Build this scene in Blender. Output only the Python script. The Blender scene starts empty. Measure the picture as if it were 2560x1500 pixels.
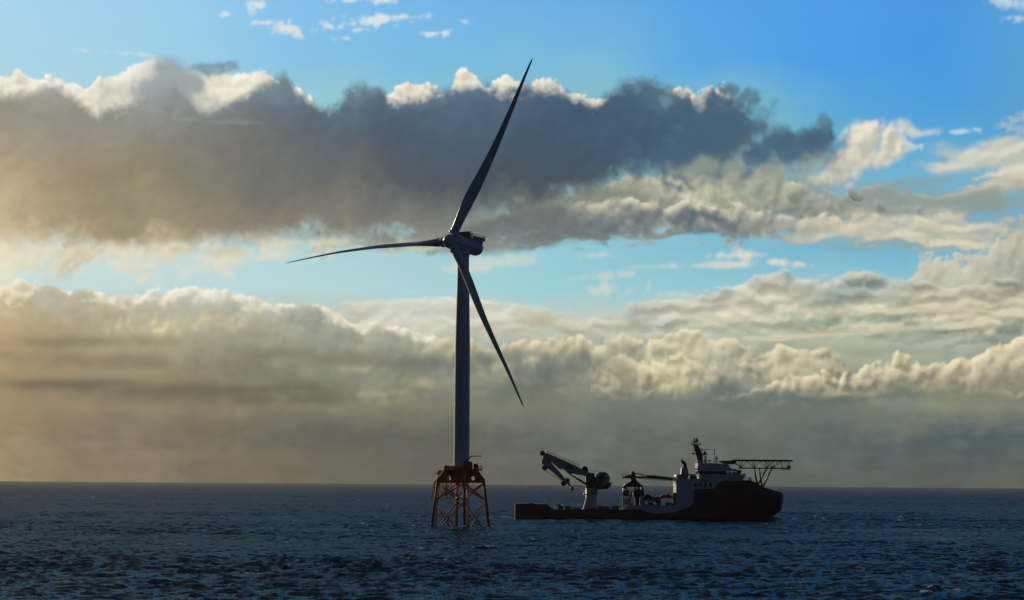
import bpy, bmesh, math, random
import numpy as np
from mathutils import Vector, Matrix

# ------------------------------------------------------------------ camera
C = bpy.context.scene.collection
scene = bpy.context.scene
IW, IH = 2560.0, 1500.0
HFOV = math.radians(22.0)
FPX = IW / 2 / math.tan(HFOV / 2)            # focal length in photo pixels
CAM_H = 17.0
ROLL = math.radians(0.40)
PITCH = math.atan(455.0 / FPX)

cam_d = bpy.data.cameras.new('camera')
cam_d.sensor_fit = 'HORIZONTAL'
cam_d.angle = HFOV
cam_d.clip_start = 1.0
cam_d.clip_end = 200000.0
cam = bpy.data.objects.new('camera', cam_d)
C.objects.link(cam)
CAM_R = (Matrix.Rotation(math.radians(90) + PITCH, 3, 'X') @ Matrix.Rotation(ROLL, 3, 'Z'))
cam.matrix_world = Matrix.Translation((0, 0, CAM_H)) @ CAM_R.to_4x4()
scene.camera = cam


def direction(px, py):
    d = CAM_R @ Vector(((px - IW / 2) / FPX, -(py - IH / 2) / FPX, -1.0))
    return d.normalized()


def at(px, py, y):
    """world point on the vertical plane at distance y seen at photo pixel (px, py)"""
    d = direction(px, py)
    t = y / d.y
    return Vector((d.x * t, y, CAM_H + d.z * t))


# ------------------------------------------------------------------ colour management
vs = scene.view_settings
vs.view_transform = 'Standard'
vs.look = 'None'
vs.exposure = 0.0
vs.gamma = 1.0
scene.cycles.max_bounces = 6
scene.cycles.sample_clamp_indirect = 4.0
scene.cycles.caustics_reflective = False
scene.cycles.caustics_refractive = False

# ------------------------------------------------------------------ sun
SUN_AZ = math.radians(-31.0)                  # to the left of the view direction
SUN_EL = math.radians(13.0)
sun_dir = Vector((math.sin(SUN_AZ) * math.cos(SUN_EL), math.cos(SUN_AZ) * math.cos(SUN_EL), math.sin(SUN_EL)))
sun_d = bpy.data.lights.new('sun', 'SUN')
sun_d.energy = 3.4
sun_d.angle = math.radians(0.6)
sun_d.color = (1.0, 0.80, 0.55)
sun = bpy.data.objects.new('sun', sun_d)
sun.rotation_euler = sun_dir.to_track_quat('Z', 'Y').to_euler()
C.objects.link(sun)

# unseen sky made up to shade the tower and sea, bluer at right (Background strength is 0.1, so these are ten times the radiance)
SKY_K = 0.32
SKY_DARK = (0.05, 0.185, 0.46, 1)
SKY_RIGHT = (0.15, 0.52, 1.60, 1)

HAZE_COL, HAZE_D, HAZE_G = (0.72, 0.68, 0.62, 1), 5.0e-6, 0.7

# ------------------------------------------------------------------ sky: cloud fields computed on a grid of azimuth and elevation
PPD = FPX * math.radians(1.0)                # photo pixels per degree
AZ0, AZ1, EL0, EL1, TPD = -20.0, 20.0, -0.4, 12.4, 72.0
GW, GH = int((AZ1 - AZ0) * TPD), int((EL1 - EL0) * TPD)


def lin(c):
    c = np.asarray(c, dtype=np.float64) / 255.0
    return np.where(c <= 0.04045, c / 12.92, ((c + 0.055) / 1.055) ** 2.4)


def make_sky():
    az = np.radians(AZ0 + (np.arange(GW) + 0.5) / TPD)[None, :]
    el = np.radians(EL0 + (np.arange(GH) + 0.5) / TPD)[:, None]
    D = np.stack([np.sin(az) * np.cos(el), np.cos(az) * np.cos(el), np.sin(el) + az * 0], -1)
    L = D @ np.array(CAM_R)                                  # into the frame the outlines were measured in
    QX = IW / 2 + FPX * L[..., 0] / -L[..., 2]
    QY = IH / 2 - FPX * L[..., 1] / -L[..., 2]
    S = TPD / PPD                                            # texels per photo pixel
    fy = np.fft.fftfreq(GH)[:, None]
    fx = np.fft.rfftfreq(GW)[None, :]

    def spec(seed, amp):
        r = np.random.default_rng(seed)
        n = np.fft.rfft2(r.standard_normal((GH, GW)))
        o = np.fft.irfft2(n * amp, s=(GH, GW))
        return (o - o.mean()) / o.std()

    def fr(ax, ay):
        return np.sqrt((fx * ax) ** 2 + (fy * ay) ** 2) + 1e-9

    def fbm(seed, wl, slope=1.75, ax=1.0, ay=1.0, soft=2.0):
        """fractal noise, largest features wl photo pixels across"""
        f = fr(ax, ay) * wl * S
        return spec(seed, np.exp(-(soft / 4 * f) ** 0 * 0) * f ** -slope * (1 - np.exp(-(f ** 4))) * np.exp(-(fr(1, 1) * soft) ** 2 * 3))

    def band(seed, wl, ax=1.0, ay=1.0):
        f = fr(ax, ay) * wl * S
        return spec(seed, np.exp(-(np.log(f) / 0.45) ** 2))

    def billow(seed, wl, n=4, gain=0.5, ax=1.0, ay=1.2):
        o = 0.0
        for i in range(n):
            o = o + gain ** i * np.abs(band(seed + i, wl / 2.0 ** i, ax, ay))
        return (o - o.mean()) / o.std()

    def blur(a, r, ay=1.0):
        k = np.exp(-2 * (math.pi * r * S) ** 2 * (fx ** 2 + (fy * ay) ** 2))
        pad = int(3 * r * S) + 2
        return np.fft.irfft2(np.fft.rfft2(a) * k, s=(GH, GW))

    def warp(a, dx, dy):
        """a resampled at an offset given in photo pixels"""
        jx = np.clip(np.arange(GW)[None, :] + dx * S, 0, GW - 1.001)
        jy = np.clip(np.arange(GH)[:, None] + dy * S, 0, GH - 1.001)
        x0, y0 = jx.astype(int), jy.astype(int)
        u, v = jx - x0, jy - y0
        return (a[y0, x0] * (1 - u) + a[y0, x0 + 1] * u) * (1 - v) + (a[y0 + 1, x0] * (1 - u) + a[y0 + 1, x0 + 1] * u) * v

    def sst(lo, hi, x):
        t = np.clip((x - lo) / (hi - lo), 0, 1)
        return t * t * (3 - 2 * t)

    W1, W2 = fbm(1, 420, 1.9), fbm(2, 420, 1.9)
    w1, w2 = fbm(3, 70, 1.7), fbm(4, 70, 1.7)
    PUF = warp(billow(10, 95), W1 * 14 + w1 * 5, W2 * 12 + w2 * 5)
    PUF2 = warp(billow(20, 130), W2 * 16 - w2 * 6, W1 * 14 + w1 * 6)
    FB = fbm(30, 150, 1.75, 1.0, 1.25)
    FB2 = fbm(31, 220, 1.8, 1.0, 1.3)
    STR = warp(fbm(32, 60, 1.9, 4.0, 0.9), W1 * 10, W2 * 9 + w2 * 2)
    WIS = warp(fbm(33, 90, 1.8, 1.6, 0.9), W1 * 26 + w1 * 12, W2 * 20 + w2 * 9)
    SOF = warp(fbm(34, 200, 2.3, 1.3, 1.0), W1 * 20 + w1 * 10, W2 * 18 + w2 * 8)
    CUM = 0.75 * PUF + 0.45 * FB
    CUM2 = 0.6 * PUF2 + 0.6 * FB2
    WX = QX + W1 * 34 + w1 * 8
    WY = QY + W2 * 16 + w2 * 5

    def grid(rows, x=None, y=None):
        x = WX if x is None else x
        y = WY if y is None else y
        rows = sorted(rows)
        cols = []
        for _, st in rows:
            c = np.array([lin(q[1]) for q in st])
            xs = [q[0] for q in st]
            t = np.linspace(-400, 2960, 1000)
            g = np.stack([np.interp(t, xs, c[:, i]) for i in range(3)], -1)
            k = np.exp(-0.5 * (np.arange(-60, 61) / 16.0) ** 2); k /= k.sum()
            g = np.stack([np.convolve(np.pad(g[:, i], 60, 'edge'), k, 'valid') for i in range(3)], -1)
            cols.append(g)
        ys = [r[0] for r in rows]
        fi = np.interp(y, ys, np.arange(len(ys)))
        i0 = np.clip(fi.astype(int), 0, max(len(ys) - 2, 0))
        ft = np.clip(fi - i0, 0, 1)[..., None]
        xi = np.clip((x + 400) / 3360 * 999, 0, 999).astype(int)
        G = np.array(cols)
        if len(ys) == 1: return G[0][xi]
        return G[i0, xi] * (1 - ft) + G[i0 + 1, xi] * ft

    def curve(pts, sm=6):
        p = sorted(pts)
        t = np.arange(-1600, 4200, 2.0)
        v = np.interp(t, [q[0] for q in p], [q[1] for q in p])
        k = np.exp(-0.5 * (np.arange(-40, 41) * 2.0 / sm) ** 2); k /= k.sum()
        return np.interp(QX, t, np.convolve(np.pad(v, 40, 'edge'), k, 'valid'))

    SD = np.array([-0.55, 0.84])                             # towards the sun, across the cloud field

    def shift(a, dx, dy):
        o = np.empty_like(a)
        ix, iy = int(round(dx * S)), int(round(dy * S))
        yy = np.clip(np.arange(GH) + iy, 0, GH - 1)
        xx = np.clip(np.arange(GW) + ix, 0, GW - 1)
        return a[yy][:, xx]

    def lit(dens, length=60.0, k=1.0):
        """share of sunlight that gets through the cloud to each point"""
        A = 0.22 * shift(blur(dens, 2.0), SD[0] * 4, SD[1] * 4)
        for r, wgt in ((0.14, 0.28), (0.35, 0.28), (0.8, 0.22)):
            A = A + wgt * shift(blur(dens, length * r * 0.55), SD[0] * length * r, SD[1] * length * r)
        return np.exp(-k * A * 3.0)

    def bank(base, top, bot, rows, st, sb, at_, ab, nt=None, nb=None, opac=1.0, sun=0.0, sunc=(245, 232, 202), length=60.0, k=1.0, rel=0.0):
        nt = CUM if nt is None else nt
        nb = WIS if nb is None else nb
        ft = QY - curve(top) + nt * at_
        m = sst(0, st, ft)
        if bot is not None:
            m = m * sst(0, sb, curve(bot, 14) - QY + nb * ab)
        xs = sorted(q[0] for q in top)
        if xs[0] > 20: m = m * sst(xs[0], xs[0] + 90, QX + nt * 14)
        if xs[-1] < 2540: m = m * sst(xs[-1], xs[-1] - 90, QX + nt * 14)
        c = grid(rows)
        if np.any(sun) or rel:
            dens = m * (0.65 + 0.35 * np.clip(nt, -1.5, 1.5))
            T = lit(np.clip(dens, 0, 2), length, k)
            Bn = blur(nt, 3.5)
            face = np.clip(0.5 + 0.55 * (Bn - shift(Bn, SD[0] * 13, SD[1] * 13)), 0, 1.3)   # sides of the heads turned to the sun
            if rel:
                c = c * (1 + rel * (T - blur(T, 45)) + rel * 0.5 * (face - 0.5))[..., None].clip(0.3, 2.0)
            if np.any(sun):
                s = (sun if np.isscalar(sun) else curve(sun, 14))
                deep = np.exp(-np.clip(ft, 0, None) / (length * 1.5))
                L_ = np.clip(0.5 * T + 0.95 * deep * face, 0, 1)
                c = c + (lin(sunc) - c) * np.clip(L_ * s, 0, 1)[..., None]
        return base + (c - base) * (m * opac)[..., None]

    def blobs(items):
        out = np.full((GH, GW), -9.0)
        for it in items:
            cx, cy, rx, ry = it[:4]
            a = math.radians(it[4]) if len(it) > 4 else 0.0
            dx, dy = QX - cx, -(QY - cy)
            p, q = (dx * math.cos(a) + dy * math.sin(a)) / rx, (dy * math.cos(a) - dx * math.sin(a)) / ry
            r = np.sqrt(p * p + q * q)
            out = np.maximum(out, np.where(r < 1, 1 - r, (1 - r) * 1.0))
        return out

    def patch(base, items, color, lo, hi, amp, nz=None, opac=1.0, sun=0.0, sunc=(246, 234, 206), length=30.0, k=1.0, soft=0.0):
        nz = WIS if nz is None else nz
        m = sst(lo, hi, blobs(items) + nz * amp * 0.35)
        if soft: m = blur(m, soft)
        c = np.broadcast_to(lin(color), (GH, GW, 3))
        if sun:
            T = lit(m, length, k)
            Bn = blur(nz, 4.0)
            face = np.clip(0.5 + 0.6 * (Bn - shift(Bn, SD[0] * 14, SD[1] * 14)), 0, 1.2)
            c = c + (lin(sunc) - c) * np.clip((0.45 * T + 0.75 * face) * sun, 0, 1)[..., None]
        return base + (c - base) * (m * opac)[..., None]

    # 0 clear sky, and the thick air under the clouds
    sky = grid([
        (0, [(0, (168, 212, 238)), (350, (160, 206, 238)), (800, (128, 190, 235)), (1200, (113, 179, 232)), (1700, (90, 165, 228)), (2100, (80, 155, 230)), (2400, (76, 150, 222)), (2560, (90, 162, 215))]),
        (150, [(0, (170, 212, 232)), (400, (160, 208, 230)), (800, (130, 192, 228)), (1200, (120, 185, 222)), (1500, (126, 188, 214)), (1700, (95, 170, 225)), (2000, (80, 160, 230)), (2300, (70, 151, 228)), (2560, (88, 160, 212))]),
        (240, [(0, (175, 214, 225)), (400, (165, 210, 222)), (800, (148, 200, 212)), (1200, (130, 190, 210)), (1500, (130, 188, 205)), (1850, (124, 184, 205)), (2050, (92, 168, 218)), (2350, (75, 155, 222)), (2560, (90, 160, 210))]),
        (350, [(0, (180, 214, 220)), (1500, (130, 180, 190)), (1900, (124, 182, 196)), (2100, (100, 172, 205)), (2300, (92, 168, 216)), (2560, (92, 164, 206))]),
        (450, [(0, (190, 215, 215)), (1500, (140, 185, 190)), (1900, (130, 185, 195)), (2250, (112, 177, 208)), (2560, (120, 178, 200))]),
        (620, [(0, (210, 226, 220)), (400, (190, 218, 222)), (700, (176, 212, 217)), (1000, (163, 205, 212)), (1400, (146, 202, 215)), (1700, (134, 192, 213)), (2000, (122, 184, 209)), (2250, (120, 184, 210)), (2560, (108, 170, 206))]),
        (720, [(0, (200, 218, 214)), (800, (180, 215, 218)), (1000, (172, 212, 215)), (1400, (155, 205, 212)), (1700, (146, 200, 212)), (2560, (150, 196, 205))]),
        (800, [(0, (185, 175, 145)), (500, (180, 180, 160)), (900, (190, 200, 190)), (1300, (196, 205, 195)), (1800, (190, 200, 186)), (2560, (185, 190, 170))]),
        (900, [(0, (165, 145, 110)), (250, (155, 141, 108)), (500, (152, 146, 122)), (800, (132, 136, 122)), (1000, (134, 136, 118)), (1250, (150, 152, 130)), (1500, (140, 146, 130)), (1800, (170, 170, 145)), (2200, (166, 172, 150)), (2560, (160, 160, 140))]),
        (1000, [(0, (150, 132, 100)), (300, (136, 126, 100)), (600, (118, 112, 95)), (800, (110, 112, 100)), (1000, (126, 124, 105)), (1400, (118, 122, 110)), (1700, (112, 122, 115)), (2000, (100, 112, 107)), (2300, (130, 135, 115)), (2560, (128, 128, 115))]),
    ], QX, QY + W2 * 10)
    sky = patch(sky, [(735, 72, 62, 17, -2), (640, 15, 22, 22), (925, 52, 130, 15, 5), (1000, 42, 90, 10, 2), (1085, 84, 40, 8), (565, 36, 24, 7, 15), (655, 58, 34, 6), (905, 74, 28, 6), (960, 2, 36, 9), (870, 2, 50, 6)],
                (222, 230, 226), -0.1, 0.75, 0.9, WIS, 0.9, soft=2.0)
    sky = patch(sky, [(195, 126, 36, 4, -10), (330, 135, 70, 4, -4), (860, 97, 36, 5), (2540, 8, 90, 20, -14), (2545, 48, 36, 12), (2400, 330, 50, 6, 5), (2290, 366, 34, 10), (1160, 55, 20, 6)],
                (212, 225, 227), -0.1, 0.9, 0.8, WIS, 0.7, soft=2.0)
    # 2 cream puffs and streaks on the right
    sky = patch(sky, [(2262, 322, 34, 20, -20), (2310, 334, 40, 8, 10), (2250, 345, 20, 16)], (200, 208, 204), -0.3, 0.7, 0.7, CUM, 0.8, 0.5, soft=3.0)
    sky = patch(sky, [(2160, 350, 50, 52, -10), (2120, 405, 66, 44, 40), (2045, 450, 50, 18, 25), (2195, 395, 60, 30), (2230, 370, 40, 40), (2085, 440, 50, 22, 30)], (196, 192, 176), -0.3, 0.4, 0.6, CUM, 0.97, 0.95, (242, 233, 212), 40, soft=3.0)
    sky = patch(sky, [(2500, 372, 170, 28, 9), (2440, 410, 160, 18, 3), (2540, 400, 90, 40, 4)], (190, 194, 178), -0.3, 0.6, 0.7, STR, 0.95, 0.8, (226, 221, 203), 30, soft=4.0)
    sky = patch(sky, [(2540, 300, 50, 16, 20), (2545, 320, 40, 14)], (176, 192, 192), -0.2, 0.9, 0.9, WIS, 0.6)
    sky = bank(sky, [(1900, 560), (2060, 500), (2110, 472), (2180, 461), (2250, 474), (2300, 480), (2350, 474), (2400, 456), (2480, 432), (2560, 418)], [(1900, 560), (2560, 508)],
               [(425, [(2000, (190, 200, 190)), (2560, (208, 200, 180))]), (465, [(2000, (170, 186, 180)), (2300, (176, 188, 180)), (2560, (168, 166, 152))]), (492, [(2000, (128, 146, 146)), (2560, (128, 142, 138))]), (530, [(2000, (112, 132, 134)), (2400, (105, 125, 132)), (2560, (112, 140, 165))])],
               18, 30, 6, 10, STR, STR, 1.0, 0.75, (232, 224, 204), 40, 1.6)
    sky = patch(sky, [(2150, 520, 300, 55, 2), (2380, 510, 260, 40, 4), (2320, 580, 300, 40), (1980, 500, 200, 60)], (142, 156, 150), -0.6, 0.7, 0.7, STR, 0.93, soft=5.0)
    # 3 grey and cream middle ground right of the dark bank
    sky = bank(sky, [(1380, 530), (1500, 470), (1600, 430), (1680, 405), (1760, 395), (1850, 398), (1960, 405), (2020, 440), (2080, 470), (2200, 505), (2400, 520)], [(1300, 560), (2560, 560)],
               [(400, [(1600, (165, 178, 165)), (2000, (165, 178, 165))]), (450, [(1500, (196, 195, 172)), (1700, (196, 194, 172)), (1850, (172, 178, 158)), (2050, (145, 160, 152))]),
                (492, [(1480, (220, 210, 184)), (1700, (212, 206, 182)), (1800, (168, 172, 152)), (1950, (146, 154, 141)), (2150, (122, 138, 138))]), (540, [(1500, (150, 154, 140)), (1900, (138, 148, 138)), (2150, (112, 130, 132)), (2560, (108, 128, 135))])],
               30, 30, 20, 8, CUM, STR, 1.0, 0.35, (226, 216, 190), 50, 1.2, 0.5)
    sky = patch(sky, [(1300, 560, 330, 46, 4), (1450, 520, 200, 50, 8), (1100, 600, 200, 30)], (134, 139, 128), -0.5, 0.35, 0.5, SOF, 1.0)
    # 4 the big dark bank: sunlit heads behind, shaded mass in front
    sky = bank(sky, [(0, 184), (60, 176), (150, 192), (190, 206), (218, 222), (228, 202), (290, 180), (345, 154), (388, 141), (430, 163), (480, 180), (540, 180), (590, 172), (640, 188), (690, 196), (735, 210), (770, 240),
                     (800, 290), (940, 290), (962, 228), (1000, 216), (1040, 202), (1090, 210), (1120, 244), (1142, 182), (1158, 174), (1190, 180), (1215, 224), (1240, 192), (1270, 186), (1295, 194), (1315, 220), (1335, 202), (1370, 194), (1400, 198), (1420, 224), (1470, 242), (1500, 242), (1560, 260), (1700, 220), (1715, 218), (1740, 230), (1780, 215), (1805, 210), (1830, 234), (1870, 300), (1900, 420)],
               [(0, 330), (2000, 330)],
               [(160, [(0, (226, 222, 208)), (95, (226, 222, 208)), (300, (226, 222, 208)), (520, (222, 218, 200)), (2000, (215, 206, 184))]), (200, [(0, (215, 208, 188)), (95, (215, 208, 189)), (180, (215, 208, 190)), (330, (200, 198, 182)), (420, (160, 170, 174)), (470, (146, 163, 170)), (520, (230, 220, 196)), (620, (230, 220, 196)), (700, (205, 198, 176)), (2000, (214, 206, 186))]), (240, [(0, (190, 185, 168)), (95, (214, 206, 184)), (220, (225, 216, 192)), (300, (160, 160, 148)), (430, (138, 150, 154)), (500, (226, 216, 190)), (640, (218, 209, 184)), (740, (208, 202, 180)), (2000, (205, 197, 176))])],
               8, 60, 7, 5, CUM, STR, 1.0, [(0, 0.95), (320, 0.95), (385, 0.4), (490, 0.35), (525, 0.95), (2000, 0.95)], (250, 246, 233), 46, 0.9)
    sky = patch(sky, [(430, 192, 62, 44, -12), (395, 225, 70, 34), (470, 205, 40, 30)], (148, 162, 166), -0.4, 0.5, 0.7, CUM, 0.92, soft=3.0)
    sky = patch(sky, [(548, 172, 50, 15, 3)], (122, 150, 168), -0.4, 0.5, 0.7, CUM, 0.85, soft=2.0)
    sky = bank(sky, [(0, 215), (60, 205), (110, 191), (150, 201), (185, 229), (215, 257), (245, 272), (290, 260), (330, 235), (365, 205), (400, 200), (440, 196), (480, 230), (500, 248), (560, 236), (610, 228), (635, 204), (660, 186), (682, 178), (698, 170), (712, 170), (726, 182), (742, 212), (770, 232), (820, 252), (845, 242), (870, 208), (912, 192), (950, 206), (978, 237), (1015, 231), (1060, 229), (1090, 201), (1120, 191), (1150, 191), (1195, 197), (1240, 203), (1255, 213), (1290, 213), (1320, 199), (1350, 197), (1400, 201), (1450, 231), (1475, 245), (1495, 231), (1530, 205), (1580, 195), (1640, 183), (1680, 193), (1720, 211), (1745, 229), (1765, 233), (1800, 243), (1840, 263), (1875, 293), (1895, 345), (1925, 385), (1945, 340), (1960, 318), (2010, 308), (2040, 325), (2075, 360), (2100, 400), (2130, 450)],
               [(0, 668), (100, 676), (200, 664), (400, 668), (520, 658), (640, 646), (780, 640), (900, 634), (1050, 632), (1150, 622), (1250, 596), (1340, 560), (1420, 530), (1500, 505), (1600, 466), (1700, 452), (1800, 450), (1900, 436), (2000, 425), (2100, 400), (2200, 370)],
               [(215, [(0, (165, 163, 150)), (95, (161, 159, 150)), (180, (160, 158, 150)), (300, (151, 156, 152)), (420, (150, 161, 166)), (560, (127, 141, 146)), (690, (105, 124, 138)), (780, (122, 149, 155)), (900, (108, 133, 150)), (1050, (104, 129, 146)), (1200, (92, 115, 135)), (1450, (88, 111, 133)), (1600, (82, 107, 127)), (1800, (88, 117, 134)), (1900, (97, 130, 144)), (2060, (101, 133, 159))]),
                (270, [(0, (155, 150, 135)), (95, (149, 145, 134)), (200, (147, 144, 134)), (420, (141, 148, 144)), (700, (98, 114, 127)), (850, (95, 115, 131)), (1000, (87, 107, 126)), (1300, (73, 96, 119)), (1600, (68, 94, 117)), (1750, (76, 103, 123)), (1900, (88, 119, 134)), (2060, (103, 135, 153))]),
                (350, [(0, (166, 154, 132)), (95, (155, 147, 129)), (200, (151, 144, 129)), (420, (134, 132, 124)), (620, (116, 118, 113)), (850, (90, 100, 110)), (1050, (77, 93, 111)), (1350, (67, 87, 107)), (1600, (66, 89, 110)), (1780, (65, 87, 109)), (1900, (91, 113, 125)), (2050, (106, 133, 141))]),
                (450, [(0, (175, 158, 131)), (95, (162, 146, 119)), (160, (157, 141, 114)), (350, (140, 132, 110)), (600, (123, 120, 108)), (800, (106, 109, 106)), (920, (93, 98, 101)), (1060, (78, 89, 96)), (1300, (72, 85, 94)), (1550, (68, 83, 95)), (1680, (94, 107, 111)), (2050, (112, 129, 127))]),
                (560, [(0, (195, 177, 144)), (95, (175, 158, 126)), (160, (167, 150, 120)), (350, (152, 144, 118)), (600, (136, 127, 109)), (850, (129, 125, 114)), (1000, (126, 126, 117)), (1300, (121, 128, 122))]),
                (640, [(0, (221, 206, 173)), (95, (208, 194, 165)), (200, (203, 190, 162)), (400, (198, 184, 156)), (600, (184, 176, 151)), (800, (165, 168, 151)), (1000, (150, 155, 142))])],
               42, 80, 9, 15, 0.75 * CUM2 + 0.4 * WIS, SOF, 1.0, 0.0, rel=0.15, length=60)
    sky = patch(sky, [(1872, 238, 34, 26, -15), (1830, 228, 40, 20), (1845, 250, 40, 20, 20)], (94, 130, 148), -0.3, 0.5, 0.9, CUM2, 0.92)
    sky = patch(sky, [(2062, 308, 18, 24), (2010, 345, 60, 34, 15), (1950, 340, 34, 36)], (92, 126, 148), -0.3, 0.6, 0.9, CUM2, 0.85)
    sky = patch(sky, [(560, 305, 90, 10, -3), (470, 298, 60, 8)], (140, 150, 140), -0.1, 0.9, 0.7, STR, 0.5)
    sky = patch(sky, [(1690, 372, 34, 50, 0), (1665, 255, 24, 20), (1700, 330, 26, 20)], (112, 154, 164), -0.1, 0.9, 0.9, CUM, 0.55)
    sky = patch(sky, [(1800, 330, 110, 90), (1900, 380, 90, 50, 10), (1985, 375, 110, 44, 10), (1760, 400, 140, 50), (1880, 330, 50, 40)], (70, 98, 120), -0.45, 0.45, 0.8, CUM2, 0.92, soft=2.5)
    sky = patch(sky, [(1770, 420, 130, 30, 4), (1930, 425, 120, 28), (2040, 415, 80, 30, 15)], (158, 166, 150), -0.4, 0.9, 0.8, CUM, 0.6, soft=3.0)
    # sunlit tatters hanging from its underside on the left
    sky = patch(sky, [(60, 650, 110, 26), (240, 646, 110, 24, -4), (420, 642, 120, 30), (560, 640, 100, 22, 6), (690, 632, 120, 18, 4), (360, 680, 50, 40), (330, 656, 70, 30), (480, 672, 60, 22), (560, 680, 22, 30), (10, 690, 40, 50), (720, 612, 120, 12, 3), (300, 630, 260, 22)],
                (226, 215, 186), -0.4, 0.95, 1.15, WIS, 0.72, 0.5, (240, 230, 206), soft=4.5)
    sky = patch(sky, [(385, 575, 28, 34, -20), (620, 590, 22, 16), (660, 600, 40, 12), (560, 630, 50, 12)], (205, 192, 156), -0.2, 1.1, 0.9, CUM, 0.55, soft=2.0)
    sky = patch(sky, [(960, 612, 130, 14, 4), (1060, 622, 90, 10, 4), (860, 604, 100, 12)], (206, 206, 182), -0.2, 1.0, 0.9, STR, 0.7, soft=2.0)
    # 5 lower right arm of the dark bank with its sunlit crest
    sky = bank(sky, [(780, 640), (900, 612), (1000, 592), (1100, 576), (1200, 550), (1320, 514), (1420, 500), (1480, 496), (1550, 493), (1620, 502), (1680, 514), (1720, 506), (1800, 524), (1850, 511), (1900, 524), (1980, 543), (2040, 532), (2085, 530), (2110, 551), (2160, 534), (2190, 529), (2215, 554), (2300, 549), (2370, 532), (2420, 550), (2480, 600)],
               [(780, 622), (950, 612), (1150, 608), (1250, 614), (1400, 620), (1550, 613), (1700, 608), (1850, 610), (2000, 608), (2200, 600), (2320, 612), (2480, 640)],
               [(500, [(800, (160, 160, 142)), (1200, (126, 130, 122)), (1400, (130, 136, 126)), (1500, (190, 186, 166)), (1700, (190, 186, 166)), (1900, (195, 190, 170)), (2400, (200, 194, 174))]),
                (535, [(800, (160, 160, 142)), (1200, (118, 124, 120)), (1400, (112, 120, 118)), (1520, (132, 138, 132)), (1640, (104, 118, 127)), (1780, (98, 114, 126)), (1900, (122, 133, 130)), (2040, (200, 193, 172)), (2400, (204, 197, 177))]),
                (570, [(800, (165, 165, 146)), (1200, (115, 122, 120)), (1400, (108, 116, 116)), (1650, (97, 111, 122)), (1850, (102, 118, 126)), (2000, (152, 160, 146)), (2150, (190, 188, 166)), (2400, (196, 194, 175))]),
                (608, [(800, (190, 186, 160)), (1000, (150, 155, 140)), (1200, (122, 132, 132)), (1500, (116, 130, 138)), (1700, (140, 155, 150)), (1850, (180, 190, 176)), (2200, (192, 195, 178))])],
               14, 24, 6, 10, CUM, STR, 1.0, [(1400, 0.0), (1480, 0.7), (1700, 0.9), (2500, 0.75)], (238, 228, 202), 15, 1.5, 0.15)
    sky = patch(sky, [(2330, 570, 220, 34, -4), (2200, 580, 200, 22), (2430, 590, 120, 40)], (182, 182, 166), -0.5, 0.8, 0.7, STR, 0.85, 0.6, soft=4.0)
    # cumulus at the right edge
    sky = bank(sky, [(2200, 760), (2270, 700), (2290, 655), (2310, 628), (2340, 614), (2400, 618), (2440, 622), (2480, 602), (2510, 566), (2560, 542)], [(2200, 780), (2560, 760)],
               [(560, [(2300, (195, 190, 168)), (2560, (166, 166, 148))]), (620, [(2280, (202, 202, 185)), (2420, (202, 197, 176)), (2560, (190, 184, 162))]), (680, [(2280, (206, 204, 185)), (2420, (198, 193, 170)), (2560, (150, 155, 144))]), (730, [(2300, (200, 196, 173)), (2560, (158, 160, 145))])],
               26, 40, 18, 10, CUM, STR, 0.92, 0.5, (226, 218, 196), 36, 1.2, 0.3)
    # 6 small clouds in the clear gap
    sky = patch(sky, [(1845, 640, 55, 9), (1850, 632, 26, 9), (1815, 662, 85, 8, 2), (1780, 665, 70, 6), (1965, 658, 46, 8, -4), (1940, 654, 24, 7)], (198, 208, 204), -0.4, 0.7, 0.8, WIS, 0.9, 0.5, soft=2.5)
    sky = patch(sky, [(1240, 655, 110, 16, 3), (1170, 672, 80, 10), (1290, 645, 60, 10), (1510, 690, 80, 7, 4), (1525, 722, 52, 16), (1500, 640, 45, 5), (1640, 668, 50, 4, 2), (1622, 715, 5, 18), (1690, 738, 60, 10)], (206, 213, 203), -0.45, 0.9, 0.8, WIS, 0.8, soft=3.0)
    # 7 thin bright sheets
    sky = bank(sky, [(820, 800), (850, 766), (890, 748), (960, 740), (1050, 738), (1150, 738), (1200, 736), (1260, 746), (1320, 760), (1400, 772), (1480, 780), (1560, 798), (1640, 802), (1800, 792)], [(820, 850), (1800, 870)],
               [(735, [(850, (210, 216, 206)), (1250, (214, 214, 198))]), (780, [(850, (212, 214, 200)), (1100, (218, 214, 196)), (1250, (202, 198, 176)), (1350, (196, 192, 168)), (1600, (200, 204, 190))]), (830, [(850, (214, 208, 184)), (1100, (190, 190, 172)), (1300, (190, 186, 160)), (1600, (190, 190, 170))])],
               22, 40, 7, 10, STR, STR, 0.9, 0.4, (232, 230, 214), 40, 1.0, 0.3)
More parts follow.
